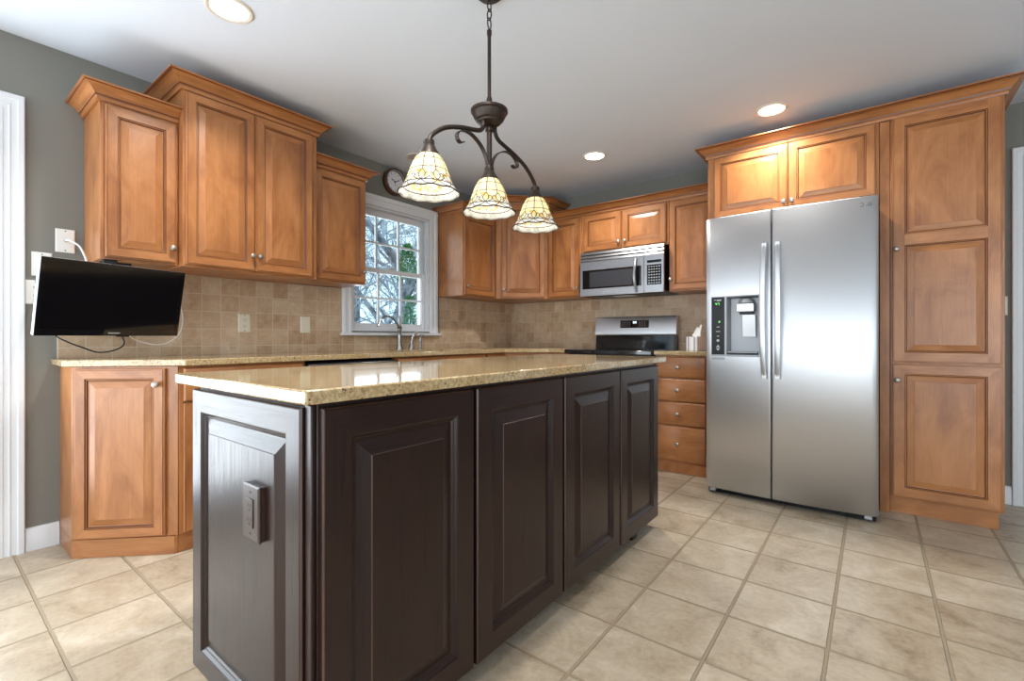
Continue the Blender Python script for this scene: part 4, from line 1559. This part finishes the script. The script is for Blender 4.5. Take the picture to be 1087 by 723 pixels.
# ------------------------------------------------------------------ pendant light
PX, PYC = 1.94, -2.655
pd = thing('pendant_light', 'bronze three-arm island pendant with stained glass bell shades', 'pendant light', (PX, PYC, 1.53))
MB().lathe([(.060, 2.4395), (.060, 2.432), (.045, 2.418), (.012, 2.410), (.006, 2.404)], (PX, PYC, 0), 28).build('ceiling_canopy', 'bronze', pd)
z = 2.402
for k in range(3):
    lk = []
    for i in range(16):
        a = 2 * PI * i / 16
        du, dz = .0105 * math.cos(a), .023 * math.sin(a)
        lk.append((PX + (du if k % 2 else 0), PYC + (0 if k % 2 else du), z - .021 + dz))
    MB().tube(lk, .0027, 8, closed=True).build('chain_link', 'bronze', pd)
    z -= .036
MB().lathe([(.004, 2.285), (.010, 2.280), (.010, 2.262), (.0075, 2.255), (.0075, 1.985)], (PX, PYC, 0), 14).build('rod', 'bronze', pd)
MB().lathe([(.010, 2.004), (.012, 1.990), (.020, 1.972), (.026, 1.962), (.062, 1.957), (.0765, 1.951), (.0765, 1.942), (.070, 1.937), (.066, 1.924), (.058, 1.910),
            (.050, 1.905), (.048, 1.899), (.030, 1.890), (.016, 1.884)], (PX, PYC, 0), 40).build('hub', 'bronze', pd, ang=24)
MB().lathe([(.012, 1.884), (.017, 1.880), (.017, 1.866), (.011, 1.860), (.011, 1.742), (.016, 1.735), (.016, 1.722), (.012, 1.716)], (PX, PYC, 0), 16).build('stem', 'bronze', pd)
ARM = [(.036, 1.906), (.038, 1.872), (.058, 1.850), (.10, 1.838), (.17, 1.822), (.245, 1.795), (.295, 1.762), (.322, 1.735), (.330, 1.714)]
SCR = [(.013, 1.724), (.022, 1.752), (.045, 1.784), (.080, 1.806), (.115, 1.817), (.150, 1.816), (.178, 1.803), (.190, 1.785), (.184, 1.769), (.168, 1.764), (.153, 1.771)]
SHADE = [(.034, 1.668), (.043, 1.660), (.053, 1.645), (.062, 1.625), (.0695, 1.605), (.0755, 1.588), (.081, 1.574), (.0865, 1.562), (.0935, 1.549), (.1015, 1.538), (.110, 1.530)]
HOLD = [(.0115, 1.722), (.0185, 1.719), (.0200, 1.712), (.0195, 1.700), (.0230, 1.697), (.0260, 1.688), (.0345, 1.677), (.0385, 1.667), (.0370, 1.664), (.030, 1.665)]


def shade_r(v):
    f = v * (len(SHADE) - 1)
    k = min(int(f), len(SHADE) - 2)
    t = f - k
    return SHADE[k][0] + (SHADE[k + 1][0] - SHADE[k][0]) * t, SHADE[k][1] + (SHADE[k + 1][1] - SHADE[k][1]) * t


def wav(a, v):
    if v < .9:
        return 0
    return .002 * math.cos(10 * a) * (v - .9) / .1


for sy in (-1, 0, 1):
    y = PYC + .330 * sy
    if sy:
        MB().tube([(PX, PYC + sy * s, z_) for s, z_ in ARM], .0088, 12, smooth=6).build('arm', 'bronze', pd)
        MB().tube([(PX, PYC + sy * s, z_) for s, z_ in SCR], 0, smooth=6, flat=(.017, .0045, (1, 0, 0))).build('scroll', 'bronze', pd)
    ho = MB().lathe(HOLD, (PX, y, 0), 24).build('shade_holder', 'bronze', pd)
    sh = MB().lathe(SHADE, (PX, y, 0), 60, cap0=False, cap1=False, uv=True,
                    wave=lambda k, a: (0, wav(a, k / (len(SHADE) - 1)))).build('shade', 'art_glass', pd, ang=60)
    so = sh.modifiers.new('thickness', 'SOLIDIFY')
    so.thickness = .0025
    so.offset = -1
    ld = MB()

    def sp_(a, v, e=-.0010):
        r, z_ = shade_r(v)
        return (PX + (r + e) * math.cos(a), y + (r + e) * math.sin(a), z_ + wav(a, v))
    rr = .0020
    NR = 10
    for k in range(NR):
        a0 = 2 * PI * (k + .35) / NR
        ld.tube([sp_(a0, v) for v in (0, .1, .2, .3, .4, .47)], rr, 5)
        # tulip below each rib and side leaves
        hw = PI / NR
        ld.tube([sp_(a0 + hw * f * .46, v) for f, v in ((0, .47), (.7, .54), (1, .61), (.75, .69), (0, .77))], rr, 5, smooth=2)
        ld.tube([sp_(a0 - hw * f * .46, v) for f, v in ((0, .47), (.7, .54), (1, .61), (.75, .69), (0, .77))], rr, 5, smooth=2)
        for s in (1, -1):
            ld.tube([sp_(a0 + s * hw * f, v) for f, v in ((.40, .63), (.66, .56), (.92, .60), (.98, .68), (.7, .74), (.4, .76))], rr, 5, smooth=2)
        ld.tube([sp_(a0 + hw * f, v) for f, v in ((.0, .78), (.35, .86), (.6, .93), (1, .965), (1.4, .93), (1.65, .86), (2, .78))], rr, 5, smooth=2)
    for v, q_ in ((.22, rr), (.40, rr), (.78, .0024), (1.0, .0027)):
        ld.tube([sp_(2 * PI * i / 60, v) for i in range(60)], q_, 5, closed=True)
    ld.build('lead_came', 'lead', sh)
    MB().lathe([(.010, 1.664), (.012, 1.650), (.020, 1.628), (.024, 1.612), (.020, 1.596), (.008, 1.587), (.001, 1.585)], (PX, y, 0), 18).build('bulb', 'bulb', pd)
    pl_ = bpy.data.lights.new('pendant_glow', 'POINT')
    pl_.energy = PENDANT_POWER
    pl_.color = (1, .93, .8)
    pl_.shadow_soft_size = .012
    po = bpy.data.objects.new('pendant_glow', pl_)
    COL.objects.link(po)
    po.location = (PX, y, 1.572)

# ------------------------------------------------------------------ ceiling downlights
DL = [((.985, -3.266), 1, 'lit recessed ceiling light above the left cabinets'), ((2.686, -.817), 1, 'lit recessed ceiling light in front of the refrigerator cabinet'),
      ((2.28, -3.27), 1, 'lit recessed ceiling light above the near right corner of the island'),
      ((1.46, -.825), 1, 'lit recessed ceiling light in front of the range'), ((.34, -1.655), 0, 'unlit recessed ceiling light above the sink')]
for (x, y), on, lab in DL:
    d = thing('recessed_light', lab, 'ceiling light', (x, y, H - .008), 'recessed ceiling lights')
    MB().lathe([(.092, H - .0005), (.092, H - .004), (.086, H - .007), (.074, H - .005), (.072, H - .0008)], (x, y, 0), 40, cap0=False, cap1=False).build('trim_ring', 'ring', d)
    MB().lathe([(.0725, H - .0008), (.0725, H - .0025)], (x, y, 0), 40).build('lens', 'lens' if on else 'lens_off', d)
    if on:
        area('recessed_lamp', (x, y, H - .010), (0, 0, 0), .12, .12, DOWNLIGHT_POWER, (1, .97, .93), 130, 'DISK')

# ------------------------------------------------------------------ garden outside the sink window
tag(MB().box((-40, -20, -.75), (-.3, 40, -.7)).build('lawn', 'winter_lawn'), None, None, kind='structure')['label'] = 'pale winter lawn outside the window'


def tree(x, y, seed, trunk_h, r0, label, depth=5, lean=(0, 0), g='bare trees outside the window'):
    rnd = random.Random(seed)
    t = thing('bare_tree', label, 'tree', (x, y, -.7), g)
    big, fine = MB(), MB()

    def grow(p, d, ln, r, lev):
        n = 4
        pts = [p]
        for i in range(n):
            d = (d + Vector((rnd.uniform(-1, 1), rnd.uniform(-1, 1), rnd.uniform(-.6, 1))) * .16).normalized()
            p = p + d * ln / n
            pts.append(p)
        (big if lev < 2 else fine).tube(pts, [r, r * .62], 6 if lev < 2 else 4)
        if lev >= depth:
            return
        k = 3 if lev else 6
        for i in range(k):
            j = rnd.randint(1, n)
            ax = Vector((rnd.uniform(-1, 1), rnd.uniform(-1, 1), rnd.uniform(-.25, .8))).normalized()
            nd = (d * .55 + ax * .85).normalized()
            grow(pts[j], nd, ln * rnd.uniform(.55, .8), max(r * .52, .006), lev + 1)
    grow(Vector((x, y, -.7)), Vector((lean[0], lean[1], 1)).normalized(), trunk_h, r0, 0)
    big.build('trunk', 'bark', t)
    fine.build('branches', 'twig', t)


tree(-5.2, 2.2, 3, 3.2, .13, 'bare grey tree with the thick trunk nearest the window', lean=(.1, .12))
tree(-7.5, 4.6, 11, 3.6, .14, 'bare tree standing in the middle of the view outside', lean=(-.1, .1))
tree(-7.2, 6.6, 5, 3.2, .12, 'bare tree at the right side of the view outside')
tree(-10.5, 5.2, 21, 4.2, .15, 'distant bare tree behind the thick trunk')
tree(-11, 8.4, 8, 4.2, .15, 'distant bare tree behind the evergreen bush')
rnd = random.Random(2)
for (x, y, z0, hh, rad, lab) in ((-3.1, 1.16, -.7, 2.42, .30, 'bright evergreen bush low at the right side of the window'),
                                 (-4.4, 2.18, -.7, 3.62, .30, 'taller evergreen with a bare stem behind the low evergreen bush')):
    t = thing('evergreen_bush', lab, 'bush', (x, y, z0), 'evergreens outside the window')
    MB().tube([(x, y, z0), (x, y, z0 + hh * .9)], [.04, .012], 6).build('stem', 'bark', t)
    lf = MB()
    for i in range(1500):
        f = rnd.random() ** .8
        z = z0 + .3 + (hh - .3) * f if hh < 3 else z0 + hh - .75 * (1 - f)
        R_ = rad * (1.02 - f) + .02
        a = rnd.uniform(0, 2 * PI)
        rr_ = R_ * rnd.uniform(.4, 1)
        p = Vector((x + rr_ * math.cos(a), y + rr_ * math.sin(a), z))
        d = Vector((math.cos(a), math.sin(a), rnd.uniform(-.2, .9))).normalized() * rnd.uniform(.05, .10)
        w = Vector((-math.sin(a), math.cos(a), rnd.uniform(-.5, .5))) * .012
        lf.q([p, p + d * .5 + w, p + d, p + d * .5 - w])
    lf.build('foliage', 'evergreen', t)
